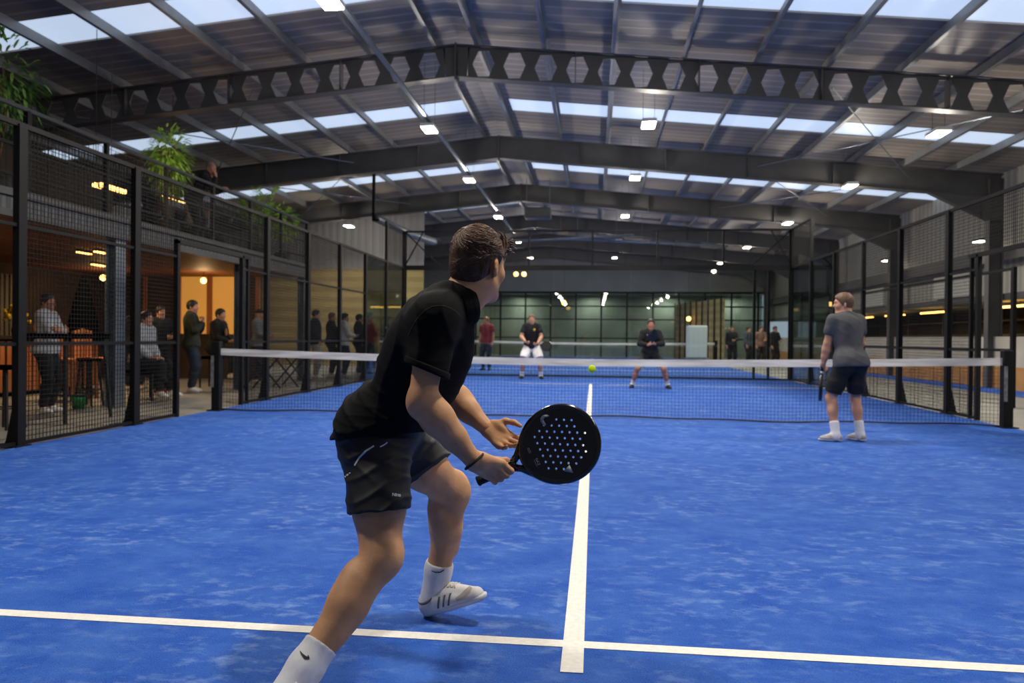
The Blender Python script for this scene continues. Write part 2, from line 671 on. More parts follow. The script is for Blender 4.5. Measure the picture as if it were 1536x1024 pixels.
def add_hand(S, W, d, n, t, s, curl=(.5, .7, .5), spread=.06, thumb=None, k=.006, fingers=None):
    """W wrist, d to the fingers, n out of the palm, t to the thumb"""
    W = np.array(W, float)
    d = unit(d)
    n = unit(n - d * (np.array(n) @ d))
    t = unit(t - d * (np.array(t) @ d) - n * (np.array(t) @ n))
    g = lambda a, b, c: W + (d * a + t * b + n * c) * s
    S.cap(W - d * .02 * s, g(.02, 0, 0), .028 * s, .028 * s, .012, sq=(n, .72))
    for b0, b1, r in ((.016, .030, .0175), (.005, .010, .0175), (-.006, -.011, .017), (-.015, -.031, .0155)):
        S.cap(g(.018, b0, 0), g(.088, b1, 0), r * s, r * .86 * s, .014, sq=(n, .8))
    S.ell(g(.04, .030, .010), (d, t, n), (.034 * s, .016 * s, .016 * s), .014)   # ball of the thumb
    lens = ((.044, .027, .022), (.049, .030, .024), (.046, .028, .023), (.036, .022, .020))
    for i, L in enumerate(lens):
        b = .031 - .0205 * i
        p = g(.09 - (.004 if i in (0, 2) else .012 if i == 3 else 0), b, 0)
        cu = fingers[i] if fingers else curl
        a = 0
        pts, rs = [p - d * .012 * s, p], [.0098 * s, .0094 * s]
        for j in range(3):
            a += cu[j]
            q = unit(d + t * (1.5 - i) * spread)
            p = p + (q * math.cos(a) + n * math.sin(a)) * L[j] * s
            pts.append(p)
            rs.append((.0088, .0079, .0066)[j] * s * (.9 if i == 3 else 1))
        S.chain(pts, rs, k)
    th = thumb or ((.62, .72, .25), (.82, .42, .42), (.95, .1, .35))
    p = g(.028, .028, .008)
    pts, rs = [p], [.0135 * s]
    for v, L, r in zip(th, (.036, .034, .027), (.0115, .0102, .008)):
        p = p + unit(d * v[0] + t * v[1] + n * v[2]) * L * s
        pts.append(p)
        rs.append(r * s)
    S.chain(pts, rs, .008)


def shoe_parts(J, sd, s, h, floor=None, heel=1.):
    A = J['an' + sd]
    td = unit(J['toe' + sd])
    fu = J.get('fu' + sd)
    fu = np.array((0, 0, 1.)) if fu is None else unit(fu)
    td = unit(td - fu * (td @ fu))
    si = np.cross(fu, td)
    g = lambda a, b, c: A + (td * a + si * b + fu * c) * s
    S = SDF()
    S.cap(g(-.036, 0, -.058), g(.06, 0, -.056), .036 * s * heel, .037 * s * (1 + heel) / 2, .02)
    S.cap(g(.05, 0, -.052), g(.152, 0, -.068), .038 * s, .029 * s, .03, sq=(si, 1.15))
    S.cap(g(-.036 + (heel - 1) * .03, 0, -.042), g(.0, 0, -.040), .037 * s * heel, .041 * s * heel, .02)
    S.cap(g(.03, 0, -.032), g(.1, 0, -.058), .032 * s, .030 * s, .03)
    S.cap(g(-.02, 0, -.008), g(.012, 0, .012), .031 * s, .034 * s, .010, sub=True)
    S.cut(g(0, 0, -.073), -fu)
    T = SDF()
    T.cap(g(-.040, 0, -.075), g(.06, 0, -.075), .0375 * s, .036 * s, .01, sq=(fu, .6))
    T.cap(g(.05, 0, -.077), g(.158, 0, -.076), .037 * s, .034 * s, .02, sq=(fu, .55))
    T.cut(g(0, 0, -.094), -fu)
    T.cut(g(0, 0, -.068), fu)
    a, b = S.mesh(h), T.mesh(h)
    if floor is not None:                      # stand the sole on the ground
        dz = floor + .003 - b[0][:, 2].min()
        a[0][:, 2] += dz
        b[0][:, 2] += dz
    return a, b


EYE = None


def human(label, loc, heading, J, sp, h=.012, group=None, hh=None, root=None, absolute=False):
    """J: joints in the person's own frame (+Y ahead, +Z up), metres; sp: what they wear"""
    s = J.get('s', 1.)
    r = root or thing('person', label, 'person', loc, heading, group)
    off = np.array(loc) if absolute else np.zeros(3)
    u, l, f, lp, fp = frames(J)
    hh = hh or min(h, .007)
    # body: one continuous skin
    B = SDF()
    add_torso(B, J, s, 0.)
    for sd in 'LR':
        add_arm(B, J, sd, s)
        add_leg(B, J, sd, s)
        A, td = J['an' + sd], unit(J['toe' + sd])
        B.cap(A, A + (td * .11 - np.array((0, 0, 1)) * .055) * s, .036 * s, .026 * s, .02)
    add_head(B, J, s)
    parts = [B.mesh(h)]
    for sd in 'LR':
        Hn = SDF()
        hd = J['hand' + sd]
        add_hand(Hn, J['wr' + sd], hd[0], hd[1], hd[2], s, **(hd[3] if len(hd) > 3 else {}))
        parts.append(Hn.mesh(hh))
    skin_obj('body', parts, sp['skin'], r, off, it=2)
    eyes_mesh(J, s, 'eye', sp['eye'], r)
    if sp.get('style', 'short') != 'bald':
        hs = hair_sdf(J, s, sp.get('style', 'short'))
        ob = skin_obj('cap' if sp.get('style') == 'cap' else 'hair', [hs.mesh(min(h, .007))], sp['hair'], r, off, it=1)
    # top
    kind, tm = sp['top'][:2]
    e = sp.get('loose', .014)
    T = SDF()
    add_torso(T, J, s, e)
    hem = J['P'] - u * .07 * s
    T.cap(J['P'] + u * .02 * s + lp * .05 * s, J['P'] - u * .12 * s + lp * .05 * s, (.133 + e) * s, (.138 + e) * s, .04)
    T.cap(J['P'] + u * .02 * s - lp * .05 * s, J['P'] - u * .12 * s - lp * .05 * s, (.133 + e) * s, (.138 + e) * s, .04)
    T.cap(J['P'] + u * .30 * s, J['P'], (.106 + e) * s, (.112 + e) * s, .05, sq=(lp, 1.3))
    for hp in ('hipL', 'hipR'):
        T.ell(J[hp] - fp * .045 * s + u * .02 * s, (lp, fp, u), (.102 * s, .105 * s, .13 * s), .06)
    ce = []
    for sd in 'LR':
        if kind == 'tee':
            A, Bq = J['sh' + sd], J['el' + sd]
            q = A + (Bq - A) * .62
            add_arm(T, J, sd, s, e, t1=.75, t2=0, cut=(q, Bq - A), loose=.008)
        else:
            add_arm(T, J, sd, s, e * .9, cut=(J['wr' + sd] - (J['wr' + sd] - J['el' + sd]) * .06, J['wr' + sd] - J['el' + sd]))
    hfx, hl, hux = head_axes(J)
    T.cap(J['N'] - u * .02 * s, J['N'] + u * .035 * s, (.066) * s, (.064) * s, .02, cut=(J['N'] + u * .03 * s - f * .0 * s, u))
    if kind == 'hood':
        T.cap(J['N'] - f * .05 * s + l * .05 * s, J['N'] - f * .05 * s - l * .05 * s, .045 * s, .045 * s, .03)
    T.cut(hem, -u)
    w = rng.random() * 6
    T.disp = lambda x, y, z: -.0035 * s * ((1 - np.abs(np.sin(x * 17 + z * 20 + w + 1.5 * np.sin(y * 13 + z * 9)))) ** 3 + .8 * (1 - np.abs(np.sin(y * 15 - z * 17 + w + 1.2 * np.sin(x * 16)))) ** 3)
    skin_obj(sp.get('topname', 'shirt'), [T.mesh(h)], tm, r, off)
    # bottoms
    kind, bm_ = sp['bottom'][:2]
    Q = SDF()
    e2 = sp.get('short_e', .022) if kind == 'shorts' else .016
    Q.ell(J['P'] + u * .02 * s, (lp, fp, u), ((.158 + .009) * s, (.112 + .010) * s, (.125 + .01) * s), .05)
    for hp in ('hipL', 'hipR'):
        Q.ell(J[hp] - fp * .045 * s, (lp, fp, u), ((.085 + .010) * s, (.085 + .010) * s, (.1 + .01) * s), .05)
    for sd in 'LR':
        if kind == 'shorts':
            A, Bq = J['hip' + sd], J['kn' + sd]
            q = A + (Bq - A) * sp.get('short_len', .72)
            add_leg(Q, J, sd, s, e2, t1=.86, t2=0, cut=(q, Bq - A), loose=sp.get('short_loose', .018))
        else:
            add_leg(Q, J, sd, s, e2, cut=(J['an' + sd] + (J['kn' + sd] - J['an' + sd]) * .02, J['an' + sd] - J['kn' + sd]))
    Q.cut(J['P'] + u * .1 * s, u)
    Q.disp = lambda x, y, z: -.005 * s * (1 - np.abs(np.sin(x * 18 + z * 21 + w + 1.3 * np.sin(y * 15 + z * 11)))) ** 3
    skin_obj('shorts' if kind == 'shorts' else 'trousers', [Q.mesh(h)], bm_, r, off)
    # feet
    for sd in 'LR':
        A, K = J['an' + sd], J['kn' + sd]
        if kind == 'shorts':
            C = SDF()
            top = A + (K - A) * sp.get('sock', .33)
            C.cap(A - (K - A) * .1, A + (K - A) * .5, .0475 * s, .056 * s, .02)
            C.ell(A + np.array((0, 0, -.02)), np.eye(3), (.052 * s, .052 * s, .05 * s), .02)
            C.cap(A, A + (unit(J['toe' + sd]) * .08 - np.array((0, 0, 1)) * .05) * s, .042 * s, .034 * s, .02)
            C.cut(top, K - A)
            skin_obj('sock', [C.mesh(min(h, .008))], sp['sockm'], r, off)
        sh, so = shoe_parts(J, sd, s, min(h, .008), floor=0. if J['an' + sd][2] < .1 else None)
        o = skin_obj('shoe', [sh], sp['shoe'], r, off)
        skin_obj('sole', [so], sp.get('sole', sp['shoe']), o, off)
    return r


def pose(H=1.75, lean=0., crouch=0., stance=.11, twist=0., head=0., nod=0., armL='hang', armR='hang', step=0., seat=None, tilt=0.):
    """joints of a person in their own frame; +Y ahead, left hand on -X"""
    s = H / 1.75
    th, sh_, ua, fa = .43 * s, .41 * s, .285 * s, .255 * s
    V = lambda *a: np.array(a, float)
    pz = (.94 - crouch) * s
    P = V(0, -math.sin(lean) * .12, pz) if seat is None else V(0, 0, seat + .1 * s)
    up = V(math.sin(tilt), math.sin(lean), math.cos(lean))
    up = unit(up)
    N = P + up * .545 * s
    l = V(-math.cos(twist), -math.sin(twist), 0)
    f = unit(np.cross(l, up))
    J = dict(s=s, P=P, N=N)
    J['hipL'], J['hipR'] = P + V(-.088, 0, -.03) * s, P + V(.088, 0, -.03) * s
    J['shL'], J['shR'] = N + (l * .175 - up * .05) * s, N + (-l * .175 - up * .05) * s
    for sd, q in (('L', -1), ('R', 1)):
        if seat is None:
            a = V(q * stance, (step if sd == 'L' else -step), .09 * s)
            J['an' + sd] = a
            J['kn' + sd] = ik(J['hip' + sd], a, th, sh_, (q * .35, 1, 0))
            J['toe' + sd] = V(q * .35, 1, 0)
        else:
            a = V(q * stance, .40 * s + (.06 if sd == 'L' else 0), .09 * s + max(0, seat - .5 * s))
            J['an' + sd] = a
            J['kn' + sd] = ik(J['hip' + sd], a, th, sh_, (0, .6, 1))
            J['toe' + sd] = V(q * .3, 1, 0)
    J['hf'] = V(math.sin(head), math.cos(head), -math.sin(nod))
    J['hu'] = V(0, math.sin(nod) * .6, 1)
    hf, hl, hu = head_axes(J)
    J['H'] = N + (up * .5 + hu * .5) * .140 * s + hf * .02 * s
    for sd, q, arm in (('L', 1, armL), ('R', -1, armR)):
        S0 = J['sh' + sd]
        o = l * q                      # outward
        cu = dict(curl=(.5, .6, .4))
        if arm == 'hang':
            w = S0 + o * .06 * s + f * .05 * s - V(0, 0, .52 * s)
            pole, hd = -f + o * .3, (V(0, .15, -1), -o, f, cu)
        elif arm == 'cross':
            w = N + f * .22 * s - up * .27 * s - o * .07 * s
            pole, hd = o - up * .9, (-o + up * .1, -f, up, cu)
        elif arm == 'front':            # hands together at the waist
            w = N + f * .30 * s - up * .36 * s + o * .06 * s
            pole, hd = o * .7 - up * .6 - f * .4, (f * .6 - o * .7 - up * .2, -o * .4 + up * .6, up, dict(curl=(.9, .9, .5)))
        elif arm == 'chest':            # hand raised to the chest
            w = N + f * .20 * s - up * .14 * s + o * .04 * s
            pole, hd = o * .5 - up, (up * .7 - o * .5 + f * .2, -f, -o, dict(curl=(1., 1., .6)))
        elif arm == 'chin':
            w = J['H'] + hf * .12 * s - hu * .17 * s + o * .02 * s
            pole, hd = o * .4 - up + f * .2, (hu * .8 - hf * .2, -hf, -o, dict(curl=(1.1, 1.1, .6)))
        elif arm == 'pocket':
            w = J['hip' + sd] + o * .09 * s + f * .06 * s + V(0, 0, .05 * s)
            pole, hd = -f + o * .8, (V(0, .2, -1), -o, f, cu)
        elif arm == 'lap':
            w = J['kn' + sd] * .55 + J['hip' + sd] * .45 + V(0, 0, .11 * s)
            pole, hd = o * .6 - f * .6 - up * .3, (f - o * .4, V(0, 0, -1), -o, cu)
        else:                           # explicit wrist, pole, hand
            w, pole, hd = V(*arm[0]), V(*arm[1]), arm[2]
        J['wr' + sd] = w
        J['el' + sd] = ik(S0, w, ua, fa, pole)
        d = w - S0
        if np.linalg.norm(d) > (ua + fa) * .999:
            J['wr' + sd] = S0 + unit(d) * (ua + fa) * .995
        J['hand' + sd] = hd
    return J
# ------------------------------------------------------------------ the near player, seen from behind
M_SKIN = mat('skin_tan', '#cb976c', .55, noise=(14, .16), bump=(120, .22, .003), spec=.35)
M_SKIN2 = mat('skin_fair', '#c08d72', .55, noise=(7, .1))
M_SKIN3 = mat('skin_ruddy', '#b57c62', .55, noise=(7, .1))
M_EYE = mat('eye_dark', '#2a211c', .3)
M_HAIRB = mat('hair_brown', '#5a4231', .5, noise=(60, .35, (1, 1, .4)), spec=.35)
M_HAIRD = mat('hair_dark', '#1c1613', .55, noise=(60, .3))
M_HAIRL = mat('hair_light', '#6b4d38', .55, noise=(60, .3))
M_GREYH = mat('hair_grey', '#6a6460', .6, noise=(60, .25))
M_BLACK = mat('black_jersey', '#050506', .85, noise=(14, .2), bump=(420, .12, .001), spec=.17)
M_SHORT = mat('black_shorts', '#131418', .62, noise=(12, .2), bump=(500, .1, .001), spec=.4)
M_SOCK = mat('white_sock', '#d9d9dc', .85, noise=(40, .06), bump=(90, .3, .002, (1, 1, .06)))
M_SHOE = mat('white_shoe', '#cfcecd', .6, noise=(30, .07))
M_SOLE = mat('sole_rubber', '#c9cbd0', .55)
M_GREY = mat('grey_trim', '#55585e', .7)
M_DARKMARK = mat('dark_mark', '#14151a', .6)
M_WHITEMARK = mat('reflective_print', '#c9cdd2', .4)
M_GRAPH = mat('carbon_black', '#0b0b0d', .42, noise=(40, .25), coat=.15)
M_GLOSSB = mat('gloss_black', '#08080a', .18, coat=.5)
M_SILVER = mat('silver_print', '#a6a8ab', .45)
M_RUB = mat('black_rubber', '#101114', .7)
M_WHITE_TAPE = mat('white_grip', '#d5d5d2', .6)

M_SEAM = mat('seam_black', '#0b0b0d', .8)
VIEW = lambda p: unit(np.array(p) - CAM)


def bvh_of(o):
    me = o.data
    off = np.array(root_of(o).location)
    return BVHTree.FromPolygons([tuple(np.array(v.co) + off) for v in me.vertices], [tuple(p.vertices) for p in me.polygons])


def ribbon_on(target, pts, widths, name, m, parent, lift=.0012, sub=8, side=None):
    """a printed or sewn stripe that lies on a garment: pts are photo positions of its centre line, laid onto the cloth"""
    T = bvh_of(target)
    P, W = [], []
    for i in range(len(pts) - 1):
        for k in range(sub):
            t = k / sub
            P.append(np.array(pts[i]) * (1 - t) + np.array(pts[i + 1]) * t)
            W.append(widths[i] * (1 - t) + widths[i + 1] * t)
    P.append(np.array(pts[-1], float))
    W.append(widths[-1])
    b = MB()
    rows = []
    for i, p in enumerate(P):
        tg = unit(np.append(P[min(i + 1, len(P) - 1)] - P[max(i - 1, 0)], 0))[:2]
        nn = np.array((-tg[1], tg[0]))
        row = []
        for q in (-.5, 0, .5):
            uv = p + nn * q * W[i]
            d = at(uv[0], uv[1], 1.) - CAM
            hit = T.ray_cast(Vector(CAM), Vector(unit(d)))
            if hit[0] is None:
                row = None
                break
            row.append(np.array(hit[0]) + np.array(hit[1]) * lift)
        rows.append(row)
    for i in range(len(rows) - 1):
        if rows[i] and rows[i + 1] and np.linalg.norm(rows[i][1] - rows[i + 1][1]) < .06:
            for q in (0, 1):
                b.add([rows[i][q], rows[i][q + 1], rows[i + 1][q + 1], rows[i + 1][q]], [(0, 1, 2, 3)])
    if b.f:
        return b.build(name, m, parent, smooth=True)


def near_player():
    J = dict(s=1.0, rua=1.0, rl=1.04)
    px = dict(P=(574, 645, 2.66), N=(679, 459, 2.49), hipR=(566, 672, 2.58), hipL=(582, 655, 2.76), knR=(571, 838, 2.40), anR=(420, 1056, 2.14),
              knL=(680, 738, 2.95), anL=(651, 889, 2.99), shR=(654, 474, 2.37), shL=(684, 470, 2.69), elR=(633, 600, 2.33), wrR=(710, 690, 2.37),
              elL=(664, 580, 2.74), wrL=(728, 640, 2.64), H=(719, 396, 2.52))
    for k, v in px.items():
        J[k] = at(*v)
    J['hf'], J['hu'] = np.array((.50, .86, -.10)), np.array((.06, .08, 1.))
    root = thing('person', 'player in black polo and black shorts seen from behind, lunging with a racket', 'person', (-.6, -7.9, 0))
    off = np.array(root.location)
    u, l, f, lp, fp = frames(J)
    h = .006
    J['toeR'] = np.array((.95, .1, -.06))
    J['fuR'] = np.array((.06, .05, .99))
    hl = at(690, 912, 2.99) - J['anL']
    J['toeL'] = unit(at(731, 862, 2.93) - at(640, 900, 3.02))
    J['fuL'] = np.array((-.36, .05, .93))
    # ---- body
    B = SDF()
    add_torso(B, J, 1.)
    for sd in 'LR':
        add_arm(B, J, sd, 1.)
        add_leg(B, J, sd, 1.)
        A, td = J['an' + sd], unit(J['toe' + sd])
        B.cap(A, A + td * .11 - np.array(J['fu' + sd]) * .055, .034, .024, .02)
    # muscle: forearms, calf, elbow
    for sd in 'RL':
        E, W, S0 = J['el' + sd], J['wr' + sd], J['sh' + sd]
        dd = unit(W - E)
        B.ell(E + (W - E) * .24, (dd, l, np.cross(dd, l)), (.09, .047, .051), .02)
        ob = unit(unit(E - S0) - dd)
        B.ell(E + ob * .014, (ob, dd, np.cross(ob, dd)), (.036, .04, .038), .02)
        B.cap(E + dd * .02 + np.cross(dd, l) * .018, E + (W - E) * .6 + np.cross(dd, l) * .012, .03, .022, .02)
    add_head(B, J, 1.0)
    cc = at(698, 456, 2.50)                                    # centre of the collar opening
    nd = unit(at(728, 440, 2.53) - at(690, 452, 2.48))         # the neck runs forward out of it
    B.cap(cc - nd * .05, J['H'] - np.array((.012, -.005, .07)), .062, .057, .03)
    B.cap(cc + np.array((.0, 0, .03)), J['H'] - np.array((.03, .02, .03)), .048, .05, .03)
    parts = [B.mesh(h)]
    # ---- right hand closed on the handle
    ha = unit(at(775, 692, 2.42) - at(716, 722, 2.42))        # along the handle
    gc = at(741, 708, 2.44)                                    # handle centre under the hand
    n_cam = -VIEW(gc)
    dn = unit(np.cross(ha, n_cam))
    if dn[2] > 0:
        dn = -dn                                              # down across the handle
    Hn = SDF()
    W = J['wrR']
    kn = [gc + ha * a + n_cam * c + dn * e for a, c, e in ((.038, .029, -.012), (.017, .031, -.008), (-.004, .030, -.004), (-.024, .026, .0))]
    Hn.cap(W - unit(W - J['elR']) * .015, W + (kn[1] - W) * .25, .030, .031, .02, sq=(n_cam, .8))
    for i, k_ in enumerate(kn):
        Hn.cap(W + (k_ - W) * .2 + ha * (.012, .004, -.004, -.012)[i], k_, .021, .0135, .012)
        Hn.ell(k_ + n_cam * .002, (ha, dn, n_cam), (.011, .012, .009), .006)
    for i, k_ in enumerate(kn):
        sc = (1, 1.05, 1, .88)[i]
        r0 = (.0108, .0108, .0103, .0092)[i]
        p1 = k_ + (dn * .034 + ha * .014 - n_cam * .006) * sc
        p2 = p1 + (-n_cam * .026 - dn * .002 + ha * .002) * sc
        p3 = p2 + (-n_cam * .012 - dn * .020) * sc
        Hn.chain([k_, p1, p2, p3], [r0 * 1.06, r0, r0 * .92, r0 * .8], .0035)
    t0 = W + (kn[0] - W) * .35 - dn * .012
    t1 = gc + ha * .028 - dn * .026 + n_cam * .006
    t2 = gc + ha * .052 - dn * .016 - n_cam * .018
    t3 = gc + ha * .060 + dn * .006 - n_cam * .030
    Hn.chain([t0, t1, t2, t3], [.016, .0135, .0115, .009], .01)
    parts.append(Hn.mesh(.0032))
    # ---- left hand open, palm up towards us
    W = J['wrL']
    Hl = SDF()
    cam_n = -VIEW(W)
    d0 = unit(at(768, 668, 2.60) - W)
    tn = unit(at(768, 628, 2.60) - at(752, 655, 2.60))
    nn = unit(cam_n * .85 + np.array((0, 0, .5)))
    add_hand(Hl, W, d0, nn, tn, .98, spread=.10,
             fingers=[(.15, .25, .2), (.35, .35, .25), (.5, .4, .3), (.55, .45, .3)],
             thumb=((.55, .8, .25), (.95, .35, .2), (1., .05, .15)))
    parts.append(Hl.mesh(.0035))
    skin_obj('body', parts, M_SKIN, root, off, it=2)
    eyes_mesh(J, 1.0, 'eye', M_EYE, root)
    # ---- hair: a scalp cap and many combed locks
    hf, hl_, hu = head_axes(J)
    s = 1.0
    g = lambda a, b, c: J['H'] + (hf * a + hl_ * b + hu * c) * s
    HS = SDF()
    X = (hf, hl_, hu)
    cutA = [(g(-.03, 0, -.058), hf * .30 - hu * .95), (g(.085, 0, .02), hf * .8 - hu * .6)]
    HS.ell(g(-.012, 0, .026), X, (.107 * s, .0845 * s, .104 * s), .01, cut=cutA)
    HS.ell(g(-.055, 0, -.028), X, (.060 * s, .068 * s, .058 * s), .02, cut=(g(-.03, 0, -.072), hf * .1 - hu))
    HS.ell(g(.066, -.015, .078), X, (.040 * s, .05 * s, .030 * s), .03)
    for q in (-1, 1):
        HS.ell(g(-.006, q * .095, -.022), X, (.036 * s, .031 * s, .047 * s), .006, sub=True)
        HS.ell(g(.066, q * .075, -.01), X, (.045 * s, .03 * s, .05 * s), .01, sub=True)
    V, Q = HS.mesh(.004)
    hair = skin_obj('hair', [(V, Q)], M_HAIRB, root, off, it=2)
    # locks combed away from the whorl at the crown
    L = MB()
    whorl = unit(hf * -.62 + hl_ * .18 + hu * .76)
    ctr = g(-.012, 0, .028)
    r2 = np.random.RandomState(4)
    pick = r2.choice(len(V), 6500, replace=len(V) < 6500)
    for vi in pick:
        p = V[vi]
        o = unit(p - ctr)
        hgt, fwd, sid = (p - J['H']) @ hu, (p - J['H']) @ hf, abs((p - J['H']) @ hl_)
        if hgt < .022 and fwd > -.042 and sid > .045:
            continue
        away = o - whorl * (o @ whorl)
        if np.linalg.norm(away) < .08:
            away = r2.randn(3)
        away = unit(away)
        swirl = np.cross(whorl, away)
        dr = unit(away * .9 + swirl * .5 + r2.randn(3) * .10 + .35 * np.sin(p * 70))
        dr = unit(dr - o * (dr @ o))
        ln = r2.uniform(.018, .034) * (1.25 if hgt > .05 else .8 if hgt > -.01 else .42)
        lift = r2.uniform(-.04, .10) if hgt > 0 else r2.uniform(-.04, .04)
        pts = [p - o * .002, p + dr * ln * .5 + o * ln * lift * .6, p + dr * ln + o * ln * (lift * .55 - .12)]
        w = r2.uniform(.0013, .0030)
        L.tube(pts, [w, w * .9, w * .15], n=4, cap=False)
    # fringe tuft swept up at the front
    for i in range(420):
        p = g(.075 + r2.uniform(-.03, .02), r2.uniform(-.06, .045), .07 + r2.uniform(-.02, .03))
        dr = unit(hf * 1. + hu * r2.uniform(-.2, .5) - hl_ * r2.uniform(0, .5))
        ln = r2.uniform(.02, .036)
        w = r2.uniform(.0018, .003)
        L.tube([p, p + dr * ln * .6, p + dr * ln + hu * -.006], [w, w, w * .15], n=4, cap=False)
    L.build('hair_locks', M_HAIRB, hair, smooth=True)
    # ---- polo shirt
    T = SDF()
    P, N = J['P'], J['N']
    e = .017
    add_torso(T, J, 1., e, .06)
    Lk = np.linalg.norm(N - P)
    back = -f
    T.ell(P + u * Lk * .42 + f * .035, (l, f, u), (.155, .125, .2), .06)
    T.ell(P + u * Lk * .62 + f * .002, (l, f, u), (.17, .135, .17), .06)
    T.ell(P + u * .02 - f * .03, (lp, fp, u), (.178, .138, .13), .06)
    for q in (-1, 1):
        T.cap(P + u * .06 + lp * .05 * q, P - u * .10 + lp * .05 * q + fp * .0, .128, .132, .04)
    for sd in 'LR':
        A, Bq = J['sh' + sd], J['el' + sd]
        q = A + (Bq - A) * .60
        T.cap(A + u * .0, A + (Bq - A) * .85, .074, .073, .03, cut=photo_plane((619, 547), (672, 569), 2.35, Bq - A) if sd == 'R' else (q, Bq - A))
    hemn = unit(-u * .8 + np.array((0, 0, -.6)))
    T.cut(cc - nd * .008, nd)
    T.cut(*photo_plane((489, 661), (634, 648), 2.6, -u))
    T.cap(N - u * .06, cc - nd * .01, .085, .076, .03, cut=(cc - nd * .012, nd))

    def folds(x, y, z):
        # soft diagonal folds across the waist, fading to the shoulders
        qu = (x - P[0]) * u[0] + (y - P[1]) * u[1] + (z - P[2]) * u[2]
        qf = (x - P[0]) * f[0] + (y - P[1]) * f[1] + (z - P[2]) * f[2]
        ql = (x - P[0]) * l[0] + (y - P[1]) * l[1] + (z - P[2]) * l[2]
        a = np.clip(1.05 - qu / .40, .22, 1)
        cr = lambda ph: (1 - np.abs(np.sin(ph))) ** 2.6
        w1 = cr((qu - qf * .30) * 46 + 1.1 * np.sin(qf * 13 + 1) + ql * 5)
        w2 = cr((qu * .8 - qf * .62) * 34 + 1.4 * np.sin(ql * 14 + qf * 6) + 1)
        w3 = cr((qu * .5 + qf * .9) * 30 + 1.2 * np.sin(qu * 11) + .4)
        w4 = cr((qu - qf * .45) * 95 + 1.6 * np.sin(qf * 16 + ql * 9) + 2)
        return -(.0068 * a * w1 + .0062 * a * w2 + .0030 * a * w4) - .0055 * (1 - a * .6) * w3 + .004
    T.disp = folds
    shirt = skin_obj('polo_shirt', [T.mesh(.005)], M_BLACK, root, off, it=1)
    # collar: a standing band folded over, open at the front
    C = SDF()
    cx = unit(f - nd * (f @ nd))
    cx = unit(cx * .6 + unit(at(712, 490, 2.5) - at(690, 417, 2.5)))
    cx = unit(cx - nd * (cx @ nd))
    cy = np.cross(nd, cx)
    ring = []
    for a in np.linspace(-2.75, 2.75, 30):
        ring.append(cc - cx * math.cos(a) * .073 + cy * math.sin(a) * .070 + nd * (.010 - .010 * (abs(a) / 2.75) ** 2))
    for i in range(len(ring) - 1):
        for dn_, out, r_ in ((0, 0, .0062), (.016, .06, .0068), (.034, .10, .0062), (.050, .13, .005)):
            p0 = ring[i] - nd * dn_ + (ring[i] - cc) * out
            p1 = ring[i + 1] - nd * dn_ + (ring[i + 1] - cc) * out
            C.cap(p0, p1, r_, r_, .014)
    for q in (0, -1):
        C.cap(ring[q], ring[q] - nd * .06 + cx * .03, .006, .005, .012)
    skin_obj('collar', [C.mesh(.0035)], M_BLACK, shirt, off, it=1)
    # ribbed cuffs
    for sd in 'R':
        A, Bq = J['sh' + sd], J['el' + sd]
        q, ax = photo_plane((619, 547), (672, 569), 2.35, Bq - A)
        K = SDF()
        K.cap(A + (Bq - A) * .45, A + (Bq - A) * .8, .0755, .0752, .01, cut=[(q + ax * .002, ax), (q - ax * .020, -ax)])
        K.cap(A + (Bq - A) * .45, A + (Bq - A) * .9, .063, .063, .002, sub=True)
        skin_obj('cuff', [K.mesh(.004)], M_BLACK, shirt, off, it=1)
    # ---- shorts
    Qs = SDF()
    Qs.ell(P + u * .0, (lp, fp, u), (.170, .133, .13), .05)
    Qs.cap(P - u * .02, P + u * .10, .118, .112, .04, sq=(lp, 1.25))
    for hp in ('hipL', 'hipR'):
        Qs.ell(J[hp] - fp * .042, (lp, fp, u), (.096, .098, .107), .05)
    for sd, t, w in (('R', .565, .016), ('L', .55, .02)):
        A, Bq = J['hip' + sd], J['kn' + sd]
        q = A + (Bq - A) * t
        hn = unit(Bq - A)
        pp = photo_plane((516, 773), (602, 764), 2.48, hn) if sd == 'R' else photo_plane((604, 736), (669, 686), 2.85, hn)
        Qs.cap(A, A + (Bq - A) * .75, .113, .101 + w * .4, .05, cut=pp)
    Qs.cut(P + u * .15, u)
    w0 = 1.3

    def sf(x, y, z):
        cr = lambda ph: (1 - np.abs(np.sin(ph))) ** 2.4
        return -.0052 * cr(z * 47 - x * 13 + 1.1 * np.sin(y * 14 + x * 12)) - .0032 * cr(z * 30 + x * 26 + 1.3 * np.sin(z * 17) + w0) + .0025
    Qs.disp = sf
    shorts = skin_obj('shorts', [Qs.mesh(.005)], M_SHORT, root, off, it=1)
    # ---- socks, shoes
    socks = {}
    for sd, t in (('R', .385), ('L', .31)):
        A, K = J['an' + sd], J['kn' + sd]
        d = K - A
        C = SDF()
        C.cap(A - d * .1, A + d * .2, .0435, .0445, .02)
        add_leg(C, J, sd, 1., .0055)
        C.ell(A + np.array((-.008, 0, -.03)), np.eye(3), (.042, .04, .05), .02)
        C.cap(A, A + unit(J['toe' + sd]) * .08 - np.array(J['fu' + sd]) * .05, .04, .034, .02)
        C.cut(A + d * t, d)
        C.cut(A - np.array(J['fu' + sd]) * .042, -np.array(J['fu' + sd]))
        socks[sd] = skin_obj('sock', [C.mesh(.005)], M_SOCK, root, off, it=1)
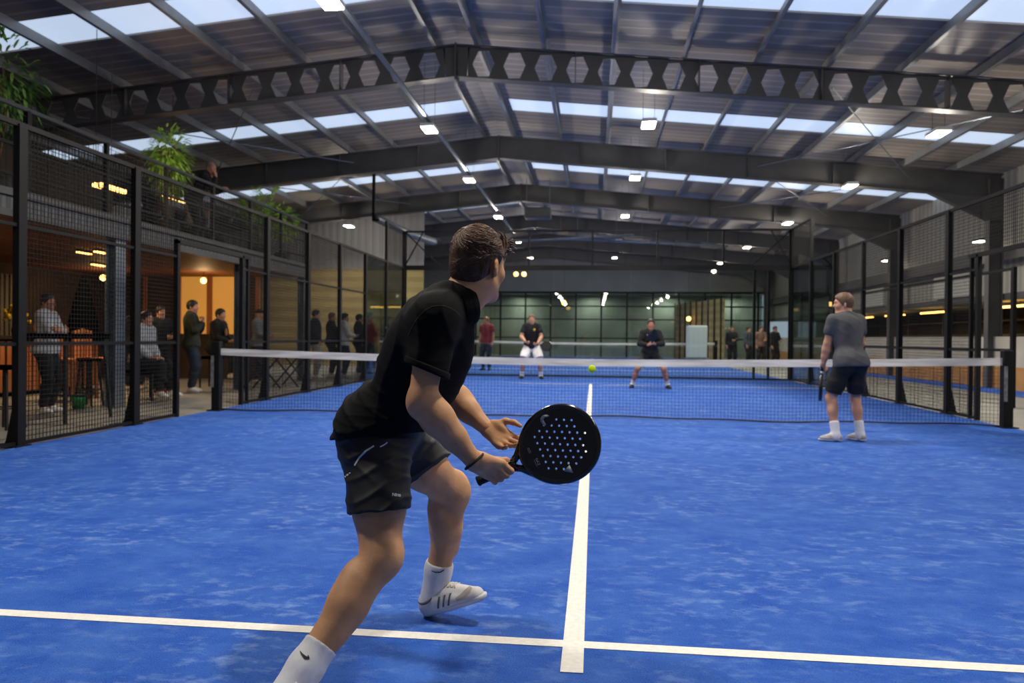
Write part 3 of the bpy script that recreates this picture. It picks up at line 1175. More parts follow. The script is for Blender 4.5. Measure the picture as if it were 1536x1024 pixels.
    for sd in 'LR':
        sh, so = shoe_parts(J, sd, 1.1, .005, floor=0., heel=1.2)
        o = skin_obj('shoe', [sh], M_SHOE, root, off)
        o['label'] = 'white and grey court shoe'
        skin_obj('sole', [so], M_SOLE, o, off)
        A = J['an' + sd]
        td, fu = unit(J['toe' + sd]), unit(J['fu' + sd])
        td = unit(td - fu * (td @ fu))
        si = np.cross(fu, td)
        dzs = float(sh[0][:, 2].min()) - float((A - fu * .073 * 1.1)[2]) - .0
        gg = lambda a, b, c: A + (td * a + si * b + fu * c) * 1.1
        cuffm = MB()
        ringp = [gg(-.010 + .052 * math.cos(a), .0475 * math.sin(a), -.010 + .018 * math.cos(a) ** 2 + .012 * math.cos(a)) + np.array((0, 0, dzs)) for a in np.linspace(0, 2 * math.pi, 24, endpoint=False)]
        cuffm.tube(ringp, .0055, 6, close=True)
        cuffm.build('collar_lining', M_GREY, o, smooth=True)
        lm = MB()
        Tb = bvh_of(o)

        def top(a, b):
            hit = Tb.ray_cast(Vector(gg(a, b, .2)), Vector(-fu))
            return (np.array(hit[0]) + fu * .003) if hit[0] else gg(a, b, -.02)
        for i in range(5):
            a = .035 + i * .014
            lm.tube([top(a, -.024), top(a + .004, 0), top(a + .010, .024)], .0026, 5)
            lm.tube([top(a, .024), top(a + .004, 0), top(a + .010, -.024)], .0026, 5)
        for q in (-1, 1):
            p0 = top(.034, 0)
            lm.tube([p0, p0 + fu * .022 + si * q * .008, p0 + fu * .03 + si * q * .018 + td * .008, p0 + fu * .012 + si * q * .022 + td * .014, p0 + td * .01], .0022, 5)
        lm.build('laces', mat('lace_cream', '#d9d2c4', .8), o, smooth=True)
        # grey toe patch and side stripes
        st = MB()
        side = -1
        for i in range(3):
            pa, pb = [], []
            for k in range(9):
                t = k / 8
                a0, c0 = .012 + i * .022 + t * .026, -.060 + t * .052
                hit = Tb.ray_cast(Vector(gg(a0, side * .2, c0)), Vector(-si * side))
                hit2 = Tb.ray_cast(Vector(gg(a0 + .008, side * .2, c0)), Vector(-si * side))
                if hit[0] and hit2[0]:
                    pa.append(np.array(hit[0]) + si * side * .0015)
                    pb.append(np.array(hit2[0]) + si * side * .0015)
            for k in range(len(pa) - 1):
                st.add([pa[k], pb[k], pb[k + 1], pa[k + 1]], [(0, 1, 2, 3)])
        if st.f:
            st.build('side_stripes', M_GREY, o)
    # ---- prints: sock marks, shorts piping and lettering
    ribbon_on(socks['R'], [(450, 976), (453, 981), (458, 986), (463, 987), (462, 982)], [1, 3.2, 5.0, 3.4, .8], 'sock_mark', M_DARKMARK, socks['R'])
    ribbon_on(socks['L'], [(647, 855.5), (653, 858), (660, 858), (666, 854.5)], [.8, 1.5, 1.7, 1.3], 'sock_mark', M_DARKMARK, socks['L'])
    shL = [c for c in root.children if c.name.startswith('shoe')][0]
    ribbon_on(shL, [(684, 899), (694, 894), (702, 886), (708, 878)], [5, 9, 9, 4], 'toe_patch', mat('mesh_beige', '#a39c92', .8), shL)
    ribbon_on(shorts, [(532, 698), (539, 686), (549, 676), (561, 668.5)], [2.2, 2.6, 2.6, 2.], 'piping', M_WHITEMARK, shorts)
    ribbon_on(shorts, [(570, 670), (576, 667), (581, 663)], [2, 2, 1.6], 'piping', M_WHITEMARK, shorts)
    ribbon_on(shorts, [(514, 717.5), (519, 714)], [1.8, 2.4], 'small_print', M_WHITEMARK, shorts, sub=3)
    ribbon_on(shorts, [(520, 713), (523, 711)], [2.4, 2.4], 'small_print', M_WHITEMARK, shorts, sub=3)
    ribbon_on(shorts, [(524, 710), (526, 708.5)], [2.0, 1.4], 'small_print', M_WHITEMARK, shorts, sub=3)
    strokes = [[(588.5, 744), (588.8, 739)], [(588.8, 739), (592, 744)], [(592, 744), (592.3, 739.5)],
               [(593.5, 744.3), (593.8, 739.8)], [(593.8, 739.8), (595.4, 742)], [(595.4, 742), (594, 744.3)],
               [(596.6, 744.6), (596.8, 740.4)], [(596.8, 740.4), (598.4, 744.8)], [(598.4, 744.8), (598.6, 740.6)],
               [(599.4, 745), (599.6, 741)], [(599.6, 741), (600.8, 743)], [(600.8, 743), (599.5, 745)]]
    for sgm in strokes:
        ribbon_on(shorts, sgm, [1.1, 1.1], 'hem_lettering', M_WHITEMARK, shorts, sub=3)
    ribbon_on(shirt, [(612, 503), (620, 487), (629, 473), (639, 464), (648, 459.5), (657, 458), (666, 458.5), (675, 461.5), (684, 467), (692, 475)], [1.1] * 10, 'armhole_seam', M_SEAM, shirt, lift=.0008)
    # ---- wristband, a separate ring round the right wrist
    W, E = J['wrR'], J['elR']
    ax = unit(W - E)
    a1 = unit(np.cross(ax, n_cam))
    a2 = np.cross(ax, a1)
    wb = MB()
    cpt = W + ax * .005
    wb.tube([cpt + a1 * math.cos(t) * .0365 + a2 * math.sin(t) * .034 + ax * .006 * math.sin(t) for t in np.linspace(0, 2 * math.pi, 28, endpoint=False)], .0042, 8, close=True)
    o = wb.build('wristband', M_RUB, root, smooth=True)
    o['label'] = 'black cord wristband'
    return J, root, ha, gc, n_cam, dn


def curve_plate(name, outer, holes, half, bev, m, parent, M):
    cu = bpy.data.curves.new(name, 'CURVE')
    cu.dimensions = '2D'
    cu.fill_mode = 'BOTH'
    cu.extrude = half
    cu.bevel_depth = bev
    cu.bevel_resolution = 1
    for loop in [outer] + holes:
        sp = cu.splines.new('POLY')
        sp.points.add(len(loop) - 1)
        for i, p in enumerate(loop):
            sp.points[i].co = (p[0], p[1], 0, 1)
        sp.use_cyclic_u = True
    tmp = bpy.data.objects.new(name + '_tmp', cu)
    COL.objects.link(tmp)
    dg = bpy.context.evaluated_depsgraph_get()
    me = bpy.data.meshes.new_from_object(tmp.evaluated_get(dg))
    bpy.data.objects.remove(tmp)
    me.materials.clear()
    me.materials.append(m)
    o = bpy.data.objects.new(name, me)
    COL.objects.link(o)
    o.parent = parent
    o.matrix_local = M
    return o


def racket(butt, axis, normal, label, scale=1., detail=True):
    """padel racket: butt of the grip, direction to the head, normal of the hitting face"""
    x = unit(axis)
    z = unit(np.array(normal) - x * (np.array(normal) @ x))
    y = np.cross(z, x)
    root = thing('padel_racket', label, 'racket', tuple(butt))
    M = Matrix([[x[0], y[0], z[0], 0], [x[1], y[1], z[1], 0], [x[2], y[2], z[2], 0], [0, 0, 0, 1]])
    M = M @ Matrix.Scale(scale, 4)
    cxh, rx, ry = .318, .137, .128

    def egg(a, k=1.):
        c, s_ = math.cos(a), math.sin(a)
        w = ry * (1 + .05 * c)
        return (cxh + rx * c * k, w * s_ * k)
    n = 64 if detail else 28
    outer = [egg(2 * math.pi * i / n, .985) for i in range(n)]
    holes = []
    if detail:
        p = .0238
        for i in range(-4, 5):
            for j in range(-4, 5):
                hx, hy = cxh + .004 + i * p, (j + (.5 if i % 2 else 0)) * p * 1.0
                if ((hx - cxh - .004) / .098) ** 2 + (hy / .094) ** 2 < 1 and not (i <= -4):
                    holes.append([(hx +   .0058 * math.cos(t), hy + .0058 * math.sin(t)) for t in np.linspace(0, 2 * math.pi, 10, endpoint=False)])
    else:
        for i in range(-2, 3):
            for j in range(-2, 3):
                if i * i + j * j < 7:
                    hx, hy = cxh + i * .036, j * .036
                    holes.append([(hx + .006 * math.cos(t), hy + .006 * math.sin(t)) for t in np.linspace(0, 2 * math.pi, 8, endpoint=False)])
    curve_plate('hitting_face', outer, holes, .0155, .0015, M_GRAPH, root, M)

    def part(name, b, m):
        o = b.build(name, m, root, smooth=True)
        o.matrix_local = M
        return o
    fr = local_mb()
    for zz in (-.008, .008):
        fr.tube([(*egg(2 * math.pi * i / n), zz) for i in range(n)], .0112, 8, close=True)
    part('frame', fr, M_GLOSSB)
    th = local_mb()
    for q in (-1, 1):
        th.tube([(.142, q * .010, 0), (.165, q * .024, 0), (.195, q * .058, 0), (.222, q * .088, 0)], [.014, .013, .012, .011], 8)
    th.tube([(.118, 0, 0), (.152, 0, 0)], [.0165, .018], 10)
    part('throat', th, M_GLOSSB)
    gr = local_mb()
    gr.tube([(0, 0, 0), (.004, 0, 0), (.012, 0, 0), (.11, 0, 0)], [.016, .019, .0165, .0165], 12)
    for k in range(9):
        gr.tube([(.014 + k * .0105 + .0105 * t / 10, .0172 * math.cos(2 * math.pi * t / 10), .0172 * math.sin(2 * math.pi * t / 10)) for t in range(11)], .0012, 4)
    part('grip', gr, M_RUB)
    tp = local_mb()
    tp.tube([(.106, 0, 0), (.126, 0, 0)], .0185, 12)
    part('grip_tape', tp, M_WHITE_TAPE)
    if detail:
        zt = .0173
        lg = local_mb()
        # silver mark at the upper edge of the face: an arched head with a notch
        A = [(-.028, -.012), (-.024, .004), (-.012, .014), (.006, .016), (.022, .006), (.026, -.006), (.014, -.002), (.010, -.010), (-.002, -.006), (-.010, -.014), (-.014, -.004), (-.020, -.018)]
        for (ox, oy), rot, poly in (((cxh - .010, .098), 2.2, None), ((cxh + .004, -.104), 0, None)):
            pass
        def put(poly, ox, oy, a, sc=1.):
            c, s_ = math.cos(a), math.sin(a)
            return [(ox + (px_ * c - py_ * s_) * sc * 1.25, oy + (px_ * s_ + py_ * c) * sc * 1.25) for px_, py_ in poly]
        lg.prism(put([(-.016, -.012), (-.013, .004), (-.006, .012), (.004, .013), (.014, .006), (.016, -.004), (.009, -.001), (.004, .004), (-.003, .003), (-.006, -.003), (-.009, -.012)], cxh - .008, .1, R(24)), 'z', zt - .0008, zt)
        part('face_emblem', lg, M_SILVER)
        lg = local_mb()
        lg.prism(put([(-.012, .009), (.012, .009), (.002, -.013)], cxh - .004, -.094, R(24)), 'z', zt - .0008, zt)
        part('face_emblem', lg, M_SILVER)
        wr = local_mb()
        for k in range(3):          # small round mark near the throat
            wr.tube([(cxh - .104 + .0032 * math.cos(t), .030 - k * .006 + .0032 * math.sin(t), zt) for t in np.linspace(0, 2 * math.pi, 10, endpoint=False)], .0008, 4, close=True)
        # lettering rows
        for row, (ln, wd) in enumerate(((.026, .0075), (.026, .0022))):
            x0 = cxh - .108 + row * .0
            for k in range(7 if row else 5):
                yy = -.012 - row * .0 - k * (ln / (7 if row else 5))
                if row == 0:
                    seg = [[(0, 0), (.008, 0)], [(0, 0), (0, -.0035)], [(.008, 0), (.008, -.0035)], [(0, -.0035), (.004, -.0035)], [(.004, 0), (.004, -.003)]]
                    for i, (pa, pb) in enumerate(seg):
                        if (i + k) % 4 != 3:
                            wr.bar((x0 + pa[0] + .012, yy + pa[1], zt), (x0 + pb[0] + .012, yy + pb[1] + 1e-5, zt), .0009, .0006)
                else:
                    wr.bar((x0 + .007, yy, zt), (x0 + .007, yy - .0026, zt), .0012, .0006)
        part('face_lettering', wr, M_SILVER)
    return root
# ------------------------------------------------------------------ the hall
HW, HL = 5.6, 11.2            # half court
WL, WR, YN, YF = -15.5, 10.5, -14.0, 35.0
RX, RZ, SL = -2.52, 6.74, .095  # ridge of the roof sheets, slope
roofz = lambda x: RZ - SL * abs(x - RX)

M_CONC = mat('concrete_floor', '#83817a', .75, noise=(1.3, .18), bump=(30, .1, .003))
M_STEEL = mat('dark_steel', '#4b4b4c', .55, metal=.1, noise=(2, .15))
M_GALV = mat('galvanised_steel', '#7d8790', .42, metal=.6, noise=(6, .15))
M_PURLIN = mat('purlin_steel', '#86898c', .45, metal=.5, noise=(4, .12))
M_FENCE = mat('fence_black', '#09090b', .6, spec=.25)
M_ROOF = mat('roof_sheet', '#8d857d', .55, metal=.15, noise=(.8, .1))
stripes(M_ROOF, 'Y', 1.05, .5, .02, '#a8a099', lo=.80, hi=.94)
M_CLAD = mat('wall_cladding', '#8e8f93', .6, noise=(.7, .08))
stripes(M_CLAD, 'X', 1.1, .5, .03, '#86878b')
M_CLADY = mat('side_cladding', '#a5a39c', .6, noise=(.7, .08))
stripes(M_CLADY, 'Y', 1.1, .5, .03, '#918f89')
M_CREAM = mat('cream_wall', '#b09c6a', .8, noise=(1.2, .1))
stripes(M_CREAM, 'Z', .8, .3, .01, '#9d8b5e')
M_GLASS = glass_mat('court_glass', (.88, .92, .90, 1), .015)
M_WINGLASS = glass_mat('window_glass', (.78, .82, .80, 1), .03)


def turf(name, a, b, streak):
    m = bpy.data.materials.new(name)
    m.use_nodes = True
    nt = m.node_tree
    p = nt.nodes['Principled BSDF']
    p.inputs['Roughness'].default_value = .85
    p.inputs['Specular IOR Level'].default_value = .25
    tc = nt.nodes.new('ShaderNodeTexCoord')

    def noise(sc, det, scale=(1, 1, 1)):
        mp = nt.nodes.new('ShaderNodeMapping')
        mp.inputs['Scale'].default_value = scale
        nt.links.new(tc.outputs['Object'], mp.inputs['Vector'])
        n = nt.nodes.new('ShaderNodeTexNoise')
        n.inputs['Scale'].default_value = sc
        n.inputs['Detail'].default_value = det
        n.inputs['Roughness'].default_value = .65
        nt.links.new(mp.outputs['Vector'], n.inputs['Vector'])
        return n

    def ramp(src, lo, hi, c0, c1):
        r = nt.nodes.new('ShaderNodeValToRGB')
        r.color_ramp.elements[0].position, r.color_ramp.elements[1].position = lo, hi
        r.color_ramp.elements[0].color, r.color_ramp.elements[1].color = c0, c1
        nt.links.new(src, r.inputs['Fac'])
        return r.outputs['Color']

    def mix(f, A, B):
        x = nt.nodes.new('ShaderNodeMix')
        x.data_type = 'RGBA'
        if isinstance(f, float):
            x.inputs['Factor'].default_value = f
        else:
            nt.links.new(f, x.inputs['Factor'])
        for k, v in (('A', A), ('B', B)):
            if isinstance(v, tuple):
                x.inputs[k].default_value = v
            else:
                nt.links.new(v, x.inputs[k])
        return x.outputs['Result']
    BW = ((0, 0, 0, 1), (1, 1, 1, 1))
    pile = noise(170, 3)
    mid = noise(26, 6)
    base = mix(ramp(pile.outputs['Fac'], .40, .62, *BW), srgb(a), srgb(b))
    base = mix(ramp(mid.outputs['Fac'], .35, .75, (0, 0, 0, 1), (.55, .55, .55, 1)), base, srgb(b))
    base = mix(ramp(noise(3.1, 9, (1, 1.3, 1)).outputs['Fac'], .38, .68, (0, 0, 0, 1), (.42, .42, .42, 1)), base, srgb('#4a78c4'))
    # sand brushed into pale wisps
    wisp = noise(8.5, 10, (.95, 1.55, 1))
    patch = noise(1.1, 3)
    w1 = ramp(wisp.outputs['Fac'], .50, .70, (0, 0, 0, 1), (.62, .62, .62, 1))
    w2 = ramp(patch.outputs['Fac'], .34, .62, *BW)
    mu = nt.nodes.new('ShaderNodeMath')
    mu.operation = 'MULTIPLY'
    nt.links.new(w1, mu.inputs[0])
    nt.links.new(w2, mu.inputs[1])
    col = mix(mu.outputs[0], base, srgb(streak))
    speck = noise(95, 2)
    sp = ramp(speck.outputs['Fac'], .70, .78, (0, 0, 0, 1), (.5, .5, .5, 1))
    col = mix(sp, col, srgb(streak))
    nt.links.new(col, p.inputs['Base Color'])
    bp = nt.nodes.new('ShaderNodeBump')
    bp.inputs['Strength'].default_value = .55
    bp.inputs['Distance'].default_value = .008
    nt.links.new(pile.outputs['Fac'], bp.inputs['Height'])
    nt.links.new(bp.outputs['Normal'], p.inputs['Normal'])
    return m


M_TURF = turf('blue_turf', '#0b358c', '#1d57b4', '#7f9cd0')
M_LINE = mat('white_line', '#dcd9d2', .85, noise=(45, .08), bump=(200, .3, .003))


def setting():
    MB().box(WL, WR, YN, YF, -.12, -.012).build('floor', M_CONC, kind='structure')
    c = MB().box(-HW, HW, -HL, HL, -.012, 0).build('court_floor', M_TURF, kind='structure')
    sv, lw = 7.78, .031
    ln = [MB().box(-HW, HW, -sv - lw, -sv + lw, 0, .0025), MB().box(-HW, HW, sv - lw, sv + lw, 0, .0025),
          MB().box(-lw - .008, lw + .008, -sv - .235, -sv + 2 * sv + .2, 0.0005, .003)]
    for b in ln:
        b.build('line', M_LINE, c)
    c2 = MB().box(-HW, HW, 12.2, 34.6, -.012, 0).build('far_court_floor', M_TURF, kind='structure')
    for y in (16.4, 31.6):
        MB().box(-HW, HW, y - .03, y + .03, 0, .003).build('line', M_LINE, c2)
    MB().box(-.03, .03, 16.4, 31.6, .0005, .0035).build('line', M_LINE, c2)
    # roof sheets: two slopes with gaps where the rooflights sit
    bands = [(.4 + 6.2 * k, 1.35 + 6.2 * k) for k in range(-2, 6)]
    ys = [YN] + [y for b in bands for y in b] + [YF]
    for side, x0, x1 in (('left', WL, RX - .55), ('right', RX + .55, WR)):
        b = MB()
        for i in range(0, len(ys), 2):
            z0, z1 = roofz(x0), roofz(x1)
            b.prism([(x0, z0), (x1, z1), (x1, z1 + .06), (x0, z0 + .06)], 'y', ys[i], ys[i + 1])
        b.build('ceiling_' + side, M_ROOF, kind='structure')
    b = MB()
    xa, xb = RX - .55, RX + .55
    b.prism([(xa, roofz(xa)), (RX, RZ), (xb, roofz(xb)), (xb, roofz(xb) + .06), (RX, RZ + .06), (xa, roofz(xa) + .06)], 'y', YN, YF)
    b.build('ceiling_ridge', M_ROOF, kind='structure')
    sky = mat('rooflight_panel', '#cfdcea', .4, emit='#c9dcf4', estr=.8)
    n = 0
    for y0, y1 in bands:
        for x0, x1 in ((WL, RX - .55), (RX + .55, WR)):
            n += 1
            MB().prism([(x0, roofz(x0) + .03), (x1, roofz(x1) + .03), (x1, roofz(x1) + .05), (x0, roofz(x0) + .05)], 'y', y0, y1).build('window_%d' % n, sky, kind='structure')
    # purlins
    k = 0
    xs = [RX + .42, RX - .42]
    d = 1.24
    while RX + .42 + d * (k + 1) < WR - .2:
        k += 1
        xs.append(RX + .42 + d * k)
    k = 0
    while RX - .42 - d * (k + 1) > WL + .2:
        k += 1
        xs.append(RX - .42 - d * k)
    for x in xs:
        z = roofz(x) - .012
        b = MB()
        q = 1 if x > RX else -1
        b.box(x - .006, x + .006, YN, YF, z - .2, z)
        b.box(min(x, x + .065 * q), max(x, x + .065 * q), YN, YF, z - .012, z)
        b.box(min(x, x - .065 * q), max(x, x - .065 * q), YN, YF, z - .2, z - .188)
        b.build('roof_purlin', M_PURLIN, kind='structure')
    # portal frames
    for i, y in enumerate([-9.4, -3.2, 3.0, 9.2, 15.4, 21.6, 27.8, 33.6]):
        b = MB()
        dp = .6
        tz = lambda x: roofz(x) - .215
        xl, xr = WL + .3, WR - .35
        if i == 2:
            # castellated rafter: web with six-sided openings
            sp_, x = .575, None
            for sgn, xe in ((1, xr), (-1, xl)):
                Ltot = abs(xe - RX)
                nn = int((Ltot - .25) / sp_)
                pts_edge = RX + sgn * .22
                b.bar((RX, y, tz(RX) - dp / 2), (pts_edge, y, tz(pts_edge) - dp / 2), .014, dp, up=(0, 0, 1))
                for j in range(nn):
                    x0 = RX + sgn * (.22 + j * sp_)
                    hexw, hexh = .41, .47
                    cxx = x0 + sgn * sp_ / 2
                    cz = tz(cxx) - dp / 2
                    T = lambda xx: tz(xx)
                    Bm = lambda xx: tz(xx) - dp
                    x1 = x0 + sgn * sp_
                    a, bq, e_, f_ = cxx - hexw / 2 * sgn, cxx - hexw / 4 * sgn, cxx + hexw / 4 * sgn, cxx + hexw / 2 * sgn
                    up_, lo_ = cz + hexh / 2, cz - hexh / 2
                    polys = [[(x0, T(x0)), (bq, T(bq)), (bq, up_), (a, cz), (bq, lo_), (bq, Bm(bq)), (x0, Bm(x0))],
                             [(x1, T(x1)), (x1, Bm(x1)), (e_, Bm(e_)), (e_, lo_), (f_, cz), (e_, up_), (e_, T(e_))],
                             [(bq, T(bq)), (e_, T(e_)), (e_, up_), (bq, up_)],
                             [(bq, Bm(bq)), (bq, lo_), (e_, lo_), (e_, Bm(e_))]]
                    for pl in polys:
                        b.prism(pl, 'y', y - .007, y + .007)
                xlast = RX + sgn * (.22 + nn * sp_)
                b.prism([(xlast, tz(xlast)), (xe, tz(xe)), (xe, tz(xe) - dp), (xlast, tz(xlast) - dp)], 'y', y - .007, y + .007)
        else:
            for xe in (xl, xr):
                b.prism([(RX, tz(RX)), (xe, tz(xe)), (xe, tz(xe) - dp), (RX, tz(RX) - dp)], 'y', y - .007, y + .007)
        for xe in (xl, xr):
            for dz in (0, -dp + .02):
                b.prism([(RX, tz(RX) + dz), (xe, tz(xe) + dz), (xe, tz(xe) - .02 + dz), (RX, tz(RX) - .02 + dz)], 'y', y - .11, y + .11)
            sgn = 1 if xe > RX else -1
            hx = xe - sgn * 1.75
            # haunch and column
            b.prism([(hx, tz(hx) - dp), (xe, tz(xe) - dp), (xe, tz(xe) - dp - .55), (xe - sgn * .32, tz(xe) - dp - .55)], 'y', y - .09, y + .09)
            b.box(min(xe, xe - sgn * .32), max(xe, xe - sgn * .32), y - .01, y + .01, 0, tz(xe) - .1)
            for xx in (xe, xe - sgn * .32):
                b.box(xx - .01, xx + .01, y - .1, y + .1, 0, tz(xe) - .1)
            for st in (2.2, 4.4, 6.5, 8.6):
                xx = RX + sgn * st
                b.box(xx - .006, xx + .006, y - .1, y + .1, tz(xx) - dp, tz(xx))
        b.box(RX - .012, RX + .012, y - .115, y + .115, tz(RX) - dp - .06, tz(RX) + .02)
        b.build('portal_frame', M_STEEL, kind='structure')
    # roof bracing rods and eaves beams
    b = MB()
    for (x0, x1) in ((4.2, 7.9), (-10.5, -6.5)):
        for y0, y1 in ((9.3, 15.3), (3.1, 9.1)):
            z0, z1 = roofz(x0) - .5, roofz(x1) - .5
            b.tube([(x0, y0, z0), (x1, y1, z1)], .012, 6)
            b.tube([(x1, y0, z1), (x0, y1, z0)], .012, 6)
    b.build('roof_bracing', M_GALV, kind='structure')
    # walls
    MB().box(WL - .15, WL, YN, YF, 0, roofz(WL)).build('wall_left', M_CLADY, kind='structure')
    zt = roofz
    MB().prism([(WL, 0), (WR, 0), (WR, zt(WR)), (RX, RZ), (WL, zt(WL))], 'y', YN - .15, YN).build('wall_near', M_CLAD, kind='structure')
    # far gable: upper cladding, and a big steel-framed glazed screen below
    MB().prism([(WL, 3.9), (WR, 3.9), (WR, zt(WR)), (RX, RZ), (WL, zt(WL))], 'y', YF, YF + .15).build('wall_far', mat('gable_cladding', '#85878a', .6, noise=(.6, .15)), kind='structure')
    dark = mat('lobby_dark', '#8d9790', .8, noise=(.5, .3))
    MB().box(WL, WR, YF + 2.2, YF + 2.35, 0, 4.0).build('wall_lobby', dark, kind='structure')
    MB().box(WL, WR, YF, YF + 2.3, 3.9, 4.0).build('ceiling_lobby', dark, kind='structure')
    MB().box(WL, WR, YF, YF + 2.3, -.12, -.012).build('floor_lobby', M_CONC, kind='structure')
    fr = MB()
    for x in np.arange(WL + .5, WR, 1.55):
        fr.box(x - .05, x + .05, YF - .04, YF + .06, 0, 3.9)
    for z in (1.15, 2.3, 3.1):
        fr.box(WL, WR, YF - .03, YF + .05, z - .04, z + .04)
    g = fr.build('trim_1', M_FENCE, kind='structure')
    MB().box(WL, WR, YF, YF + .012, 0, 3.9).build('window_20', M_WINGLASS, kind='structure')
    # right side: white plinth wall, open bar front above it, cladding above
    plinth = mat('white_plinth', '#b5b0a6', .7, noise=(1.2, .12))
    MB().box(WR - .5, WR - .3, 4.6, YF, .55, 1.28).build('wall_right', plinth, kind='structure')
    MB().box(WR, WR + .15, YN, YF, 2.25, zt(WR)).build('wall_right_upper', M_CLADY, kind='structure')
    MB().box(WR, WR + .15, YN, 4.6, 0, 2.25).build('wall_right_near', M_CLADY, kind='structure')
    orange = mat('orange_strip', '#b5834e', .8, noise=(2, .2))
    MB().box(WR - .52, WR - .28, 4.6, YF, 0, .55).build('baseboard_right', orange, kind='structure')
    MB().box(9.0, WR - .52, 6.0, 30, -.012, .002).build('floor_strip', M_TURF, kind='structure')
    bb = MB().box(WR + 2.6, WR + 2.75, 4.6, YF, 0, 2.25)
    bb.build('wall_bar', mat('bar_back', '#2b2620', .8, noise=(1.5, .4)), kind='structure')
    MB().box(WR, WR + 2.7, 4.6, YF, 2.25, 2.35).build('ceiling_bar', dark, kind='structure')
    MB().box(WR - .3, WR + 2.75, 4.5, YF, -.12, -.012).build('floor_bar', M_CONC, kind='structure')
    MB().box(WR, WR + 2.7, 4.5, 4.6, 0, 2.3).build('wall_bar_end', dark, kind='structure')
    bm_ = MB()
    bm_.box(WR - .34, WR - .22, YN, YF, 3.18, 3.5)
    bm_.box(WR - .3, WR - .2, YN, YF, 2.2, 2.36)
    bm_.build('trim_2', M_STEEL, kind='structure')
    for y in (12.3, 18.5, 24.7):
        MB().box(WR - .12, WR - .002, y - 1.1, y + 1.1, 2.42, 3.1).build('window_%d' % (21 + int(y) // 6), mat('frosted_pane', '#c2c3bd', .5), kind='structure')
    # partition beyond the mezzanine
    MB().box(WL, -6.5, 17.4, 17.55, 0, 3.75).build('wall_partition', M_CREAM, kind='structure')
    MB().prism([(WL, 3.75), (-6.5, 3.75), (-6.5, zt(-6.5)), (WL, zt(WL))], 'y', 17.4, 17.55).build('wall_partition_upper', M_CLAD, kind='structure')


# ------------------------------------------------------------------ court enclosure
def wires(b, x0, x1, z0, z1, plane, c, step=.05, w=.0058):
    """welded mesh in a vertical plane: plane 'x' (x=c, runs along y) or 'y' (y=c, runs along x)"""
    n = int(round((x1 - x0) / step))
    for i in range(n + 1):
        q = x0 + (x1 - x0) * i / n
        if plane == 'x':
            b.box(c - w / 2, c + w / 2, q - w / 2, q + w / 2, z0, z1)
        else:
            b.box(q - w / 2, q + w / 2, c - w / 2, c + w / 2, z0, z1)
    n = int(round((z1 - z0) / step))
    for i in range(n + 1):
        q = z0 + (z1 - z0) * i / n
        if plane == 'x':
            b.box(c + w / 2, c + w * 1.5, x0, x1, q - w / 2, q + w / 2)
        else:
            b.box(x0, x1, c + w / 2, c + w * 1.5, q - w / 2, q + w / 2)


